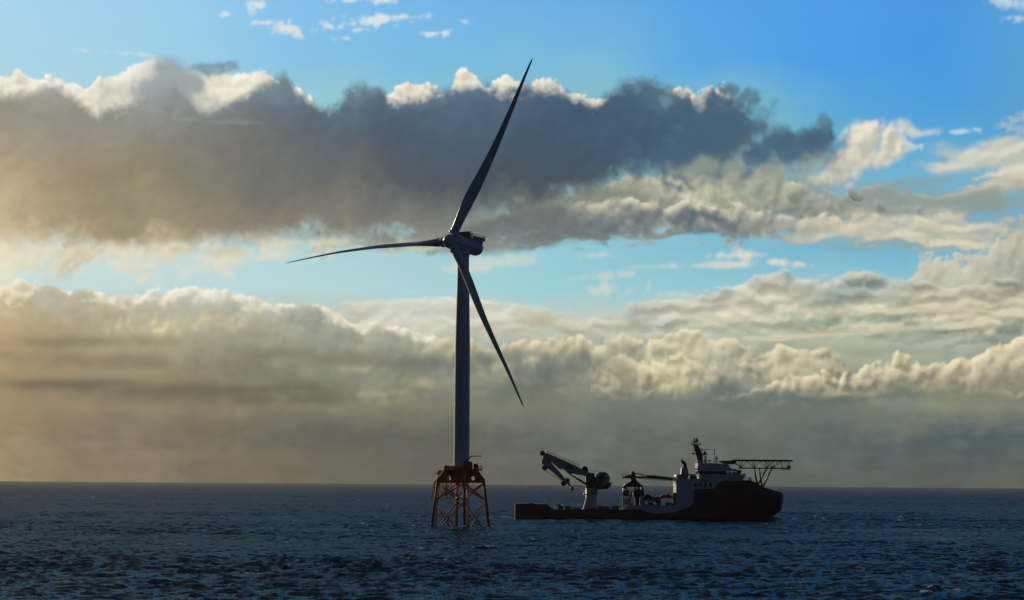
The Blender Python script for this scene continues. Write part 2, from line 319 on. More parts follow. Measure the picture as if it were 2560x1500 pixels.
    sky = bank(sky, [(1540, 780), (1580, 752), (1640, 744), (1740, 738), (1800, 724), (1850, 697), (1900, 683), (1960, 674), (2000, 682), (2060, 684), (2140, 680), (2230, 690), (2300, 702), (2400, 706), (2560, 700)], [(1540, 815), (1700, 850), (2560, 870)],
               [(690, [(1600, (205, 210, 200)), (2100, (200, 205, 195)), (2560, (186, 187, 170))]), (712, [(1700, (206, 208, 196)), (1880, (208, 206, 192)), (2000, (182, 189, 178)), (2080, (142, 162, 162)), (2200, (135, 155, 154)), (2320, (186, 187, 170)), (2560, (165, 168, 152))]),
                (750, [(1600, (208, 213, 202)), (1800, (206, 204, 186)), (1930, (204, 198, 176)), (2080, (160, 172, 156)), (2200, (160, 172, 156)), (2340, (202, 195, 170)), (2560, (190, 186, 162))]),
                (785, [(1600, (208, 213, 202)), (1850, (210, 204, 181)), (2100, (200, 194, 169)), (2300, (210, 200, 173)), (2560, (196, 190, 164))]), (815, [(1600, (190, 202, 194)), (1900, (192, 194, 172)), (2100, (158, 170, 152)), (2300, (142, 158, 145)), (2560, (138, 152, 142))]), (850, [(1600, (196, 198, 178)), (2100, (165, 178, 158)), (2560, (136, 150, 140))])],
               16, 30, 6, 10, STR, STR, 1.0, 0.35, (228, 222, 202), 34, 1.6, 0.6)
    sky = patch(sky, [(2190, 822, 170, 14, 2), (2050, 838, 220, 8, 3), (2400, 812, 80, 10, 3), (1830, 800, 90, 7), (2330, 775, 190, 9, 1)], (204, 196, 168), -0.25, 0.5, 0.6, STR, 0.85, 0.6, (224, 214, 184), 14)
    sky = patch(sky, [(2480, 880, 240, 22, 8), (2200, 880, 160, 16), (1900, 875, 130, 16)], (150, 162, 145), -0.3, 0.8, 0.5, STR, 0.8)
    # 8 left lower bank
    sky = bank(sky, [(0, 712), (40, 698), (75, 710), (92, 700), (104, 704), (130, 718), (200, 726), (235, 720), (262, 734), (300, 736), (400, 727), (450, 720), (490, 711), (512, 713), (560, 725), (610, 731), (655, 745), (680, 755), (740, 759), (800, 763), (850, 775), (880, 803), (960, 803), (1080, 833), (1150, 863)],
               [(0, 900), (1200, 900)],
               [(705, [(0, (232, 220, 196)), (95, (219, 215, 200)), (500, (214, 214, 202)), (900, (215, 216, 204))]), (745, [(0, (205, 192, 162)), (95, (198, 189, 164)), (200, (195, 188, 165)), (300, (205, 199, 177)), (500, (200, 199, 185)), (650, (188, 194, 186)), (800, (186, 202, 198)), (1100, (206, 201, 180))]), (800, [(0, (180, 162, 126)), (95, (171, 159, 128)), (200, (168, 158, 130)), (420, (178, 174, 147)), (650, (170, 168, 148)), (850, (214, 207, 184)), (950, (207, 202, 180)), (1100, (196, 192, 168))]), (880, [(0, (166, 146, 112)), (95, (159, 148, 123)), (500, (156, 150, 128)), (900, (150, 152, 135)), (1100, (150, 150, 130))])],
               11, 60, 5, 8, CUM, STR, 1.0, 0.9, (250, 243, 222), 30, 1.1, 0.2)
    sky = bank(sky, [(0, 742), (70, 740), (95, 704), (110, 702), (145, 726), (180, 730), (230, 732), (262, 748), (290, 754), (330, 750), (420, 748), (520, 746), (580, 744), (650, 760), (700, 772), (760, 766), (790, 783), (830, 795), (880, 808), (950, 820), (1020, 836), (1100, 864), (1180, 882), (1300, 920), (1450, 980)],
               [(0, 1040), (600, 1060), (1450, 1040)],
               [(735, [(0, (205, 190, 158)), (100, (180, 178, 162)), (300, (190, 184, 158)), (500, (176, 182, 172)), (640, (165, 178, 176)), (750, (150, 166, 162)), (1000, (150, 158, 142))]), (785, [(0, (182, 163, 126)), (95, (170, 158, 127)), (200, (166, 156, 128)), (420, (170, 168, 146)), (640, (160, 162, 146)), (800, (142, 152, 142)), (1000, (150, 152, 135))]), (840, [(0, (172, 150, 114)), (95, (163, 148, 115)), (200, (160, 148, 116)), (450, (165, 158, 132)), (640, (152, 152, 134)), (850, (135, 144, 134)), (1000, (132, 140, 128)), (1200, (140, 146, 130))]),
                (900, [(0, (165, 144, 110)), (95, (157, 141, 108)), (250, (154, 140, 108)), (500, (152, 146, 122)), (800, (132, 136, 122)), (1000, (128, 132, 118)), (1200, (134, 138, 124))]), (960, [(0, (156, 137, 104)), (95, (146, 132, 104)), (300, (142, 131, 104)), (550, (130, 122, 102)), (760, (120, 120, 106)), (1000, (122, 124, 110)), (1400, (116, 122, 112))]), (1030, [(0, (148, 130, 98)), (95, (136, 123, 98)), (300, (132, 120, 98)), (600, (112, 106, 92)), (800, (104, 107, 98)), (1400, (112, 116, 106))])],
               18, 70, 11, 10, CUM2, STR, 1.0, [(0, 0.1), (500, 0.35), (1000, 0.5), (1400, 0.0)], (222, 214, 184), 44, 1.3, 0.0)
    sky = patch(sky, [(440, 815, 140, 26, 4), (520, 800, 60, 18)], (205, 194, 155), -0.4, 1.0, 1.0, CUM, 0.85, 0.7, (234, 222, 184), 40, soft=4.0)
    sky = patch(sky, [(240, 750, 44, 7, 8), (640, 768, 46, 9), (850, 786, 17, 15)], (208, 198, 168), -0.3, 0.8, 0.9, CUM, 0.7, 0.6, (244, 234, 206), 18)
    sky = patch(sky, [(880, 923, 50, 9), (1000, 1000, 66, 13, 8), (720, 1006, 66, 9), (960, 985, 90, 10), (1060, 960, 40, 12), (1180, 920, 30, 9)], (166, 162, 128), -0.5, 1.3, 1.1, CUM, 0.7, 0.6, (204, 195, 152), 24, soft=4.0)
    sky = patch(sky, [(480, 980, 300, 22), (700, 1000, 200, 16), (160, 960, 200, 16)], (102, 96, 83), -0.5, 0.8, 0.7, STR, 0.85, soft=5.0)
    sky = patch(sky, [(300, 905, 330, 20, -2), (760, 890, 260, 16, -3), (200, 855, 220, 14), (980, 905, 220, 14)], (122, 117, 100), -0.5, 0.9, 0.7, STR, 0.65, soft=5.0)
    sky = patch(sky, [(420, 1030, 380, 16, -3), (820, 1025, 260, 16), (250, 935, 250, 12, 2)], (152, 144, 118), -0.5, 1.1, 0.8, STR, 0.6, soft=5.0)
    # 9 cumulus rows low in the middle and right
    sky = bank(sky, [(1030, 885), (1080, 852), (1120, 840), (1160, 850), (1230, 866), (1290, 856), (1318, 843), (1350, 856), (1385, 842), (1410, 854), (1440, 832), (1470, 842), (1500, 850), (1545, 836), (1600, 842), (1650, 844), (1720, 826), (1750, 830), (1790, 842), (1850, 854), (1950, 884)], [(1030, 950), (1500, 1000), (1950, 960)],
               [(835, [(1080, (205, 195, 165)), (1400, (208, 198, 167)), (1800, (205, 197, 167))]), (870, [(1080, (184, 178, 150)), (1300, (190, 184, 154)), (1500, (192, 186, 156)), (1800, (172, 174, 153))]), (910, [(1100, (150, 152, 134)), (1300, (146, 152, 136)), (1500, (150, 156, 140)), (1800, (176, 174, 150))]), (960, [(1100, (134, 136, 120)), (1400, (122, 128, 116)), (1900, (140, 144, 128))])],
               12, 60, 7, 10, CUM, STR, 0.95, [(1030, 0.25), (1200, 0.4), (1290, 0.7), (1400, 0.85), (1750, 0.85), (1900, 0.5)], (240, 226, 190), 34, 1.3, 0.4)
    sky = bank(sky, [(1440, 964), (1500, 916), (1540, 888), (1560, 876), (1600, 886), (1650, 896), (1700, 890), (1740, 896), (1780, 916), (1820, 930), (1850, 912), (1900, 896), (1925, 862), (1960, 853), (2000, 862), (2050, 866), (2090, 884), (2140, 934), (2200, 990)], [(1440, 1010), (1600, 1010), (1800, 1000), (2200, 990)],
               [(860, [(1500, (212, 201, 168)), (2000, (214, 203, 170))]), (900, [(1500, (196, 188, 157)), (1640, (208, 197, 164)), (1780, (190, 184, 155)), (1930, (210, 198, 165)), (2050, (172, 168, 143)), (2150, (160, 162, 142))]), (945, [(1450, (124, 130, 118)), (1560, (180, 174, 143)), (1640, (194, 187, 153)), (1760, (160, 161, 140)), (1850, (138, 144, 130)), (2000, (168, 165, 138))]), (985, [(1450, (116, 122, 112)), (1600, (165, 161, 132)), (1720, (154, 151, 124)), (1850, (110, 122, 116)), (2100, (120, 128, 118))])],
               12, 50, 8, 14, CUM, CUM, 0.97, [(1440, 0.2), (1520, 0.6), (1700, 0.85), (1770, 0.55), (1825, 0.15), (1890, 0.5), (1950, 0.9), (2060, 0.6), (2160, 0.3)], (240, 226, 190), 44, 1.2, 0.5)
    sky = bank(sky, [(1740, 1004), (1800, 980), (1880, 972), (1940, 948), (1966, 940), (2010, 938), (2058, 928), (2100, 942), (2154, 916), (2212, 900), (2246, 894), (2266, 888), (2290, 910), (2312, 922), (2341, 902), (2382, 894), (2440, 878), (2495, 858), (2522, 850), (2546, 834), (2560, 834)],
               [(1740, 1000), (1850, 1018), (2000, 1022), (2120, 1014), (2300, 998), (2450, 990), (2560, 1000)],
               [(840, [(1900, (212, 201, 168)), (2560, (214, 203, 172))]), (890, [(1900, (208, 197, 165)), (2260, (210, 199, 166)), (2420, (200, 190, 158)), (2560, (182, 176, 150))]), (930, [(1800, (120, 130, 120)), (1950, (200, 190, 158)), (2100, (202, 191, 160)), (2220, (170, 165, 138)), (2350, (160, 156, 132)), (2560, (168, 163, 138))]), (965, [(1780, (112, 122, 116)), (1960, (146, 146, 127)), (2060, (176, 169, 140)), (2160, (136, 136, 118)), (2350, (148, 144, 122)), (2560, (140, 138, 120))]), (1000, [(1800, (100, 114, 110)), (2050, (96, 108, 104)), (2200, (112, 118, 108)), (2400, (140, 138, 120)), (2560, (128, 132, 118))])],
               14, 40, 7, 12, CUM, STR, 1.0, [(1700, 0.2), (1900, 0.7), (1960, 0.9), (2560, 0.9)], (244, 230, 194), 32, 1.3, 0.4)
    sky = patch(sky, [(1900, 1000, 150, 22, 4), (2060, 1004, 160, 18), (1810, 975, 60, 26), (2200, 992, 120, 14, 6)], (96, 109, 106), -0.4, 0.7, 0.8, CUM, 0.8, soft=4.0)
    sky = patch(sky, [(1390, 925, 150, 38, 16), (1330, 970, 110, 22, 10), (1220, 900, 110, 22, 6), (1120, 910, 120, 26)], (104, 112, 106), -0.4, 0.8, 0.7, CUM, 0.75, soft=4.0)
    sky = patch(sky, [(2300, 1012, 260, 16, -2), (2480, 1020, 160, 14), (2500, 1070, 40, 24)], (142, 150, 124), -0.3, 1.0, 0.7, STR, 0.6)
    # low thick air over everything near the horizon
    low = grid([
        (1020, [(0, (146, 128, 98)), (95, (134, 121, 97)), (300, (130, 118, 97)), (600, (112, 106, 92)), (850, (110, 110, 96)), (1100, (116, 116, 102)), (1500, (112, 118, 108)), (1800, (106, 116, 110)), (2100, (102, 112, 106)), (2350, (122, 128, 112)), (2560, (124, 128, 115))]),
        (1100, [(0, (140, 122, 95)), (95, (125, 112, 92)), (300, (119, 109, 92)), (600, (99, 96, 86)), (850, (87, 91, 86)), (1100, (90, 94, 88)), (1500, (92, 100, 95)), (1750, (92, 102, 98)), (2100, (83, 98, 98)), (2400, (76, 94, 100)), (2560, (80, 96, 100))]),
        (1190, [(0, (140, 123, 96)), (95, (125, 113, 91)), (300, (119, 109, 90)), (600, (101, 94, 82)), (850, (86, 88, 80)), (1100, (82, 86, 80)), (1500, (80, 88, 84)), (2000, (78, 90, 87)), (2560, (84, 92, 86))]),
    ])
    low = low * (1 + 0.045 * STR + 0.035 * FB2)[..., None] * (1 + 0.02 * blur(W1, 20))[..., None]
    mk = sst(970, 1095, QY + STR * 10 + FB2 * 14)[..., None]
    sky = sky + (low - sky) * mk
    # the sun stands beyond the left: glow near that side
    sky = sky * (1 + np.array([0.16, 0.13, 0.05]) * np.clip((110 - QX) / 200, 0, 1.2)[..., None] * sst(300, 520, QY)[..., None])
    sky = np.stack([blur(sky[..., i], 1.3) for i in range(3)], -1)
    return np.clip(sky, 0.0, 1.0)
world = bpy.data.worlds.new('World')
scene.world = world
world.use_nodes = True
NT = world.node_tree
NT.nodes.clear()
ND, LK = NT.nodes, NT.links

field = bpy.data.images.new('cloud_field', GW, GH, alpha=False, float_buffer=True, is_data=True)
_px = np.ones((GH, GW, 4), dtype=np.float32)
_px[..., :3] = make_sky()
field.pixels.foreach_set(_px.ravel())
field.update()
field.pack()
del _px


def wnode(kind, ins=(), **kw):
    n = ND.new(kind)
    for k, v in kw.items(): setattr(n, k, v)
    for i, v in ins:
        if isinstance(v, bpy.types.NodeSocket): LK.new(v, n.inputs[i])
        else: n.inputs[i].default_value = v
    return n


tc = wnode('ShaderNodeTexCoord')
sep = wnode('ShaderNodeSeparateXYZ', [(0, tc.outputs['Generated'])])
azi = wnode('ShaderNodeMath', [(0, sep.outputs[0]), (1, sep.outputs[1])], operation='ARCTAN2').outputs[0]
ele = wnode('ShaderNodeMath', [(0, sep.outputs[2])], operation='ARCSINE').outputs[0]
uu = wnode('ShaderNodeMapRange', [(0, azi), (1, math.radians(AZ0)), (2, math.radians(AZ1))], clamp=False).outputs[0]
vv = wnode('ShaderNodeMapRange', [(0, ele), (1, math.radians(EL0)), (2, math.radians(EL1))], clamp=False).outputs[0]
uv = wnode('ShaderNodeCombineXYZ', [(0, uu), (1, vv)]).outputs[0]
img = wnode('ShaderNodeTexImage', [(0, uv)], image=field, extension='EXTEND', interpolation='Cubic')
# the rest of the sky: dimmed sky and made-up dark cloud that shade tower and sea
tex = wnode('ShaderNodeTexSky', sky_type='NISHITA', sun_disc=False, sun_elevation=SUN_EL, sun_rotation=SUN_AZ, air_density=1.2, dust_density=1.5)
nz = wnode('ShaderNodeTexNoise', [('Vector', tc.outputs['Generated']), ('Scale', 2.6), ('Detail', 6.0), ('Roughness', 0.6)])
cm = wnode('ShaderNodeMapRange', [(0, nz.outputs[0]), (1, 0.42), (2, 0.62)], interpolation_type='SMOOTHSTEP').outputs[0]
low = wnode('ShaderNodeMapRange', [(0, sep.outputs[2]), (1, 0.0), (2, 0.25), (3, 1.0), (4, 0.35)], interpolation_type='SMOOTHSTEP').outputs[0]
cmx = wnode('ShaderNodeMath', [(0, cm), (1, low)], operation='MAXIMUM').outputs[0]
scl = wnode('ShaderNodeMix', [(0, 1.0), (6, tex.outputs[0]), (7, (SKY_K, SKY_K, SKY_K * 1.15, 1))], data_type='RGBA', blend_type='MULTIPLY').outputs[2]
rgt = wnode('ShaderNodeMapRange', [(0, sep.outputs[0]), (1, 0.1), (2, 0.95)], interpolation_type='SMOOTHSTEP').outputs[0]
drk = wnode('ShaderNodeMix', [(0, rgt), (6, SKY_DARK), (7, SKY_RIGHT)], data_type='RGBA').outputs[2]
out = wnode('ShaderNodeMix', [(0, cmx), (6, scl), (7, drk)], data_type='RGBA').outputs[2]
aab = wnode('ShaderNodeMath', [(0, azi)], operation='ABSOLUTE').outputs[0]
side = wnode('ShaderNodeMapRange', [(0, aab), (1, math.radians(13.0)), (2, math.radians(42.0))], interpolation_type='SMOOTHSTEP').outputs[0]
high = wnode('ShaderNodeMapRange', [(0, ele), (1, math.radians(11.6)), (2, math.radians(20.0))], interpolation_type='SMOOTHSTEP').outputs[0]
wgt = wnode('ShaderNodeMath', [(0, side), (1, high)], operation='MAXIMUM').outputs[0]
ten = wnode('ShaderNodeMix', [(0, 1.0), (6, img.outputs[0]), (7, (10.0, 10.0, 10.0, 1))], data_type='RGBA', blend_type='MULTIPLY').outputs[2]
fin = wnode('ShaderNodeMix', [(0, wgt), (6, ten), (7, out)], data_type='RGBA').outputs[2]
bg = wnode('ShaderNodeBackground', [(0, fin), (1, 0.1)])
wo = wnode('ShaderNodeOutputWorld', [(0, bg.outputs[0])])
world.cycles.sampling_method = 'MANUAL'
world.cycles.sample_map_resolution = 1024

# ------------------------------------------------------------------ helpers
def srgb(r, g, b):
    return tuple(float(v) for v in lin((r, g, b))) + (1.0,)


def material(name, col, rough=0.5, metal=0.0, vary=0.25, scale=0.6, streak=True, dirt=None, bump=0.0, coat=0.0, spec=0.5):
    """painted or bare surface with blotches and, on upright faces, run-down streaks"""
    m = bpy.data.materials.new(name)
    m.use_nodes = True
    t = m.node_tree
    b = t.nodes['Principled BSDF']
    b.inputs['Roughness'].default_value = rough
    b.inputs['Metallic'].default_value = metal
    b.inputs['Coat Weight'].default_value = coat
    b.inputs['Specular IOR Level'].default_value = spec
    c = t.nodes.new('ShaderNodeTexCoord')
    mp = t.nodes.new('ShaderNodeMapping')
    mp.inputs['Scale'].default_value = (1.0, 1.0, 0.22 if streak else 1.0)
    t.links.new(c.outputs['Object'], mp.inputs[0])
    n = t.nodes.new('ShaderNodeTexNoise')
    n.inputs['Scale'].default_value = scale
    n.inputs['Detail'].default_value = 7.0
    n.inputs['Roughness'].default_value = 0.62
    t.links.new(mp.outputs[0], n.inputs['Vector'])
    r = t.nodes.new('ShaderNodeMapRange')
    r.inputs[1].default_value, r.inputs[2].default_value = 0.38, 0.72
    t.links.new(n.outputs[0], r.inputs[0])
    mx = t.nodes.new('ShaderNodeMix')
    mx.data_type = 'RGBA'
    mx.inputs[6].default_value = tuple(col[:3]) + (1,)
    d = dirt if dirt else tuple(v * (1 - vary) for v in col[:3])
    mx.inputs[7].default_value = tuple(d[:3]) + (1,)
    t.links.new(r.outputs[0], mx.inputs[0])
    t.links.new(mx.outputs[2], b.inputs['Base Color'])
    rr = t.nodes.new('ShaderNodeMapRange')
    rr.inputs[3].default_value, rr.inputs[4].default_value = rough * 0.85, min(1.0, rough * 1.25)
    t.links.new(n.outputs[0], rr.inputs[0])
    t.links.new(rr.outputs[0], b.inputs['Roughness'])
    if bump:
        bp = t.nodes.new('ShaderNodeBump')
        bp.inputs['Strength'].default_value = bump
        bp.inputs['Distance'].default_value = 0.05
        t.links.new(n.outputs[0], bp.inputs['Height'])
        t.links.new(bp.outputs[0], b.inputs['Normal'])
    return m


class MB:
    """collects simple solids and links them as one mesh object"""
    def __init__(self): self.v, self.f, self.s = [], [], []

    def _add(self, vs, fs, smooth=False):
        o = len(self.v)
        self.v += [tuple(p) for p in vs]
        self.f += [tuple(i + o for i in f) for f in fs]
        self.s += [smooth] * len(fs)
        return self

    def box(self, c, s, rz=0.0, ry=0.0):
        R = Matrix.Rotation(rz, 3, 'Z') @ Matrix.Rotation(ry, 3, 'Y')
        vs = [Vector(c) + R @ Vector((s[0] / 2 * x, s[1] / 2 * y, s[2] / 2 * z)) for x in (-1, 1) for y in (-1, 1) for z in (-1, 1)]
        return self._add(vs, [(0, 1, 3, 2), (4, 6, 7, 5), (0, 4, 5, 1), (2, 3, 7, 6), (0, 2, 6, 4), (1, 5, 7, 3)])

    def tube(self, a, b, r0, r1=None, n=10, cap=True):
        a, b = Vector(a), Vector(b)
        r1 = r0 if r1 is None else r1
        d = (b - a).normalized()
        u = d.orthogonal().normalized()
        w = d.cross(u)
        vs, fs = [], []
        for p, r in ((a, r0), (b, r1)):
            vs += [p + (u * math.cos(2 * math.pi * i / n) + w * math.sin(2 * math.pi * i / n)) * r for i in range(n)]
        fs = [(i, (i + 1) % n, n + (i + 1) % n, n + i) for i in range(n)]
        self._add(vs, fs, True)
        if cap:
            o = len(self.v) - 2 * n
            self.f += [tuple(o + i for i in reversed(range(n))), tuple(o + n + i for i in range(n))]
            self.s += [False, False]
        return self

    def path(self, pts, r, n=8):
        for a, b in zip(pts, pts[1:]): self.tube(a, b, r, r, n)
        return self

    def lathe(self, prof, axis_o=(0, 0, 0), axis=(0, 0, 1), n=32, cap=True):
        """profile [(distance along the axis, radius)]"""
        o, d = Vector(axis_o), Vector(axis).normalized()
        u = d.orthogonal().normalized()
        w = d.cross(u)
        vs, fs = [], []
        for h, r in prof:
            vs += [o + d * h + (u * math.cos(2 * math.pi * i / n) + w * math.sin(2 * math.pi * i / n)) * r for i in range(n)]
        m = len(prof)
        for j in range(m - 1):
            fs += [(j * n + i, j * n + (i + 1) % n, (j + 1) * n + (i + 1) % n, (j + 1) * n + i) for i in range(n)]
        self._add(vs, fs, True)
        if cap:
            q = len(self.v) - m * n
            self.f += [tuple(q + i for i in reversed(range(n))), tuple(q + (m - 1) * n + i for i in range(n))]
            self.s += [False, False]
        return self

    def prism(self, pts, y0, y1):
        """outline in x, z (counter-clockwise seen from -y) given thickness along y; concave outlines are fine"""
        n = len(pts)
        vs = [(x, y0, z) for x, z in pts] + [(x, y1, z) for x, z in pts]
        fs = [tuple(range(n)), tuple(reversed(range(n, 2 * n)))] + [(i, n + i, n + (i + 1) % n, (i + 1) % n) for i in range(n)]
        return self._add(vs, fs)

    def slab(self, pts, z0, z1):
        """outline in x, y given thickness along z"""
        n = len(pts)
        vs = [(x, y, z0) for x, y in pts] + [(x, y, z1) for x, y in pts]
        fs = [tuple(reversed(range(n))), tuple(range(n, 2 * n))] + [(i, (i + 1) % n, n + (i + 1) % n, n + i) for i in range(n)]
        return self._add(vs, fs)

    def loft(self, rings, smooth=True, cap=True):
        n = len(rings[0])
        vs = [p for r in rings for p in r]
        fs = []
        for j in range(len(rings) - 1):
            fs += [(j * n + i, j * n + (i + 1) % n, (j + 1) * n + (i + 1) % n, (j + 1) * n + i) for i in range(n)]
        self._add(vs, fs, smooth)
        if cap:
            q = len(self.v) - len(vs)
            self.f += [tuple(q + i for i in reversed(range(n))), tuple(q + (len(rings) - 1) * n + i for i in range(n))]
            self.s += [False, False]
        return self

    def ball(self, c, r, n=14, sz=1.0):
        return self.lathe([(-r * math.cos(math.pi * k / 8) * sz, max(r * math.sin(math.pi * k / 8), 0.01)) for k in range(9)], c, (0, 0, 1), n)

    def rail(self, pts, h=1.1, r=0.035, step=1.5, bars=2, closed=False):
        pts = [Vector(p) for p in pts]
        if closed: pts = pts + [pts[0]]
        for a, b in zip(pts, pts[1:]):
            k = max(1, int((b - a).length / step))
            for i in range(k + 1):
                p = a.lerp(b, i / k)
                self.tube(p, p + Vector((0, 0, h)), r, r, 5)
            for j in range(bars):
                z = Vector((0, 0, h * (j + 1) / bars))
                self.tube(a + z, b + z, r, r, 5)
        return self

    def build(self, name, mat, parent=None):
        me = bpy.data.meshes.new(name)
        me.from_pydata(self.v, [], self.f)
        me.polygons.foreach_set('use_smooth', self.s)
        bm = bmesh.new()
        bm.from_mesh(me)
        big = [f for f in bm.faces if len(f.verts) > 4]
        if big: bmesh.ops.triangulate(bm, faces=big)
        bmesh.ops.recalc_face_normals(bm, faces=bm.faces)
        bm.to_mesh(me)
        bm.free()
        me.materials.append(mat)
        o = bpy.data.objects.new(name, me)
        C.objects.link(o)
        if parent: o.parent = parent
        return o


def tag(o, label, cat, group=None):
    o['label'], o['category'] = label, cat
    if group: o['group'] = group
    return o


def thing(name, loc, label, cat, rz=0.0, group=None):
    o = bpy.data.objects.new(name, None)
    o.empty_display_size = 2.0
    o.location = loc
    o.rotation_euler = (0, 0, rz)
    C.objects.link(o)
    return tag(o, label, cat, group)


# ------------------------------------------------------------------ sea: one sheet to the horizon, wind waves as real relief
def make_sea():
    rng = np.random.default_rng(77)
    az = np.concatenate([np.arange(-180, -14.0, 2.5), np.linspace(-14.0, 14.0, 1060), np.arange(16.0, 178.0, 2.5)])
    r, k = [6.0], 0
    while r[-1] < 16000:
        d = r[-1]
        r.append(d + (4.0 if d < 285 else 1.05 if d < 900 else max(1.05, d / 700.0 - 0.2)))
    r = np.array(r)
    dr = np.gradient(r)
    A, Rr = np.meshgrid(np.radians(az), r)
    x, y = Rr * np.sin(A), Rr * np.cos(A)
    z = np.zeros_like(x); hx = np.zeros_like(x); hy = np.zeros_like(x)
    N = 100
    lam = np.exp(np.linspace(math.log(2.6), math.log(80.0), N)) * rng.uniform(0.92, 1.08, N)
    wind = math.radians(-60.0)                               # the waves run from the left and away, towards the near right
    for l in lam:
        th = wind + rng.normal(0, 0.62)
        kk = 2 * math.pi / l
        amp = SEA_AMP * (0.0135 * l ** 0.75 * math.exp(-(l / 8.0) ** 2) + 0.022 * math.exp(-((l - 26) / 18.0) ** 2)) * rng.uniform(0.5, 1.4)
        fade = np.exp(-(dr / l * 1.3) ** 2)[:, None]
        if fade.max() < 1e-3: continue
        if l > 14: fade = fade * (1 + 2.2 * np.clip((r - 1200) / 2500, 0, 1) ** 0.7)[:, None]
        ph = kk * (x * math.cos(th) + y * math.sin(th)) + rng.uniform(0, 6.283)
        z += amp * fade * np.cos(ph)
        s = amp * fade * np.sin(ph) * 0.85
        hx -= s * math.cos(th); hy -= s * math.sin(th)
    # low, slowly changing gusts: rougher and smoother streets of water
    g = np.zeros_like(x)
    for l in np.exp(np.linspace(math.log(60), math.log(900), 14)):
        th = rng.uniform(0, 6.283)
        g += np.cos(2 * math.pi / l * (x * math.cos(th) + y * math.sin(th)) + rng.uniform(0, 6.283))
    g = 1.0 + 0.26 * np.clip(g / 2.6, -2.5, 2.5)
    z *= g
    far = np.exp(-(Rr / 15000.0) ** 6)
    z *= far
    x2, y2 = x + hx * g * far, y + hy * g * far
    # whitecaps on the few steepest crests, wash round legs and hull, flecks painted as sun glints
    foam_glints = np.zeros_like(x)
    sd = z[(Rr > 300) & (Rr < 1400)].std()
    n = np.zeros_like(x)
    for l in (1.1, 1.7, 2.9, 4.3, 7.0):
        for q in range(3):
            th = rng.uniform(0, 6.283)
            n += l ** 0.5 * np.cos(2 * math.pi / l * (x * math.cos(th) + y * math.sin(th)) + rng.uniform(0, 6.283))
    n /= n.std()
    spots = []
    for (px_, py_, ln, wd) in CAPS:
        p = at(px_, py_, 1.0)
        t = CAM_H / (CAM_H - p.z)
        spots.append((p.x * t, t, ln, wd))
    for _ in range(GLINT_N):                                   # small pale flecks stand in for sun glints on the water
        dd = 370.0 * math.exp(rng.uniform(0, 1.9) ** 1.0)
        aa = math.radians(rng.uniform(-12.5, 12.5) if rng.uniform() < 0.6 else rng.uniform(-12.5, 0))
        spots.append((dd * math.sin(aa), dd * math.cos(aa), rng.uniform(0.25, 0.8) * (dd / 600.0) ** 0.5, rng.uniform(1.2, 2.4) * (dd / 400.0)))
    for (cx, cy, ln, wd) in spots:
        ri = np.searchsorted(r, [cy - 4 * wd - 8, math.hypot(cx, cy) + 4 * wd + 8])
        sl = slice(max(ri[0] - 1, 0), ri[1] + 1)
        d2 = ((x[sl] - cx) / ln) ** 2 + ((y[sl] - cy) / wd) ** 2
        foam_glints[sl] = np.maximum(foam_glints[sl], np.clip(1.3 - d2, 0, 1) * np.clip(n[sl] * 0.8 + (0.8 if ln > 0.85 else 0.6), 0, 1))
        if ln > 0.85: z[sl] += 0.45 * np.exp(-d2 * 0.8)
    for (px_, py_, ln, wd, hh) in RIDGES:
        p = at(px_, py_, 1.0)
        t = CAM_H / (CAM_H - p.z)
        ri = np.searchsorted(r, [t - 5 * wd - 6, math.hypot(p.x * t, t) + 5 * wd + ln * 0.3 + 6])
        sl = slice(max(ri[0] - 1, 0), ri[1] + 1)
        z[sl] += hh * np.exp(-((x[sl] - p.x * t) / ln) ** 2 - ((y[sl] - t + 0.08 * (x[sl] - p.x * t)) / wd) ** 2)
    H, W = x.shape
    me = bpy.data.meshes.new('sea')
    co = np.stack([x2, y2, z], -1).reshape(-1, 3).astype(np.float32)
    i = np.arange(H * W).reshape(H, W)
    q = np.stack([i[:-1, :-1], i[:-1, 1:], i[1:, 1:], i[1:, :-1]], -1).reshape(-1, 4)
    seam = np.stack([i[:-1, -1], i[:-1, 0], i[1:, 0], i[1:, -1]], -1)
    q = np.concatenate([q, seam])
    me.vertices.add(len(co)); me.vertices.foreach_set('co', co.ravel())
    me.loops.add(q.size); me.loops.foreach_set('vertex_index', q[:, ::-1].ravel().astype(np.int32))
    me.polygons.add(len(q))
    me.polygons.foreach_set('loop_start', np.arange(0, q.size, 4, dtype=np.int32))
    me.polygons.foreach_set('use_smooth', np.ones(len(q), dtype=bool))
    me.update(calc_edges=True)
    a = me.attributes.new('foam_glints', 'FLOAT', 'POINT')
    a.data.foreach_set('value', foam_glints.ravel().astype(np.float32))
    m = bpy.data.materials.new('sea_water')
    m.use_nodes = True
    t = m.node_tree
    b = t.nodes['Principled BSDF']
    c = t.nodes.new('ShaderNodeTexCoord')

    def vmath(op, *ins):
        n_ = t.nodes.new('ShaderNodeVectorMath'); n_.operation = op
        for k_, v_ in enumerate(ins):
            if isinstance(v_, bpy.types.NodeSocket): t.links.new(v_, n_.inputs[k_])
            else: n_.inputs[k_].default_value = v_
        return n_.outputs[0]

    # ripples too small for the mesh tilt the surface directly
    ge = t.nodes.new('ShaderNodeNewGeometry')
    nrm = ge.outputs['Normal']
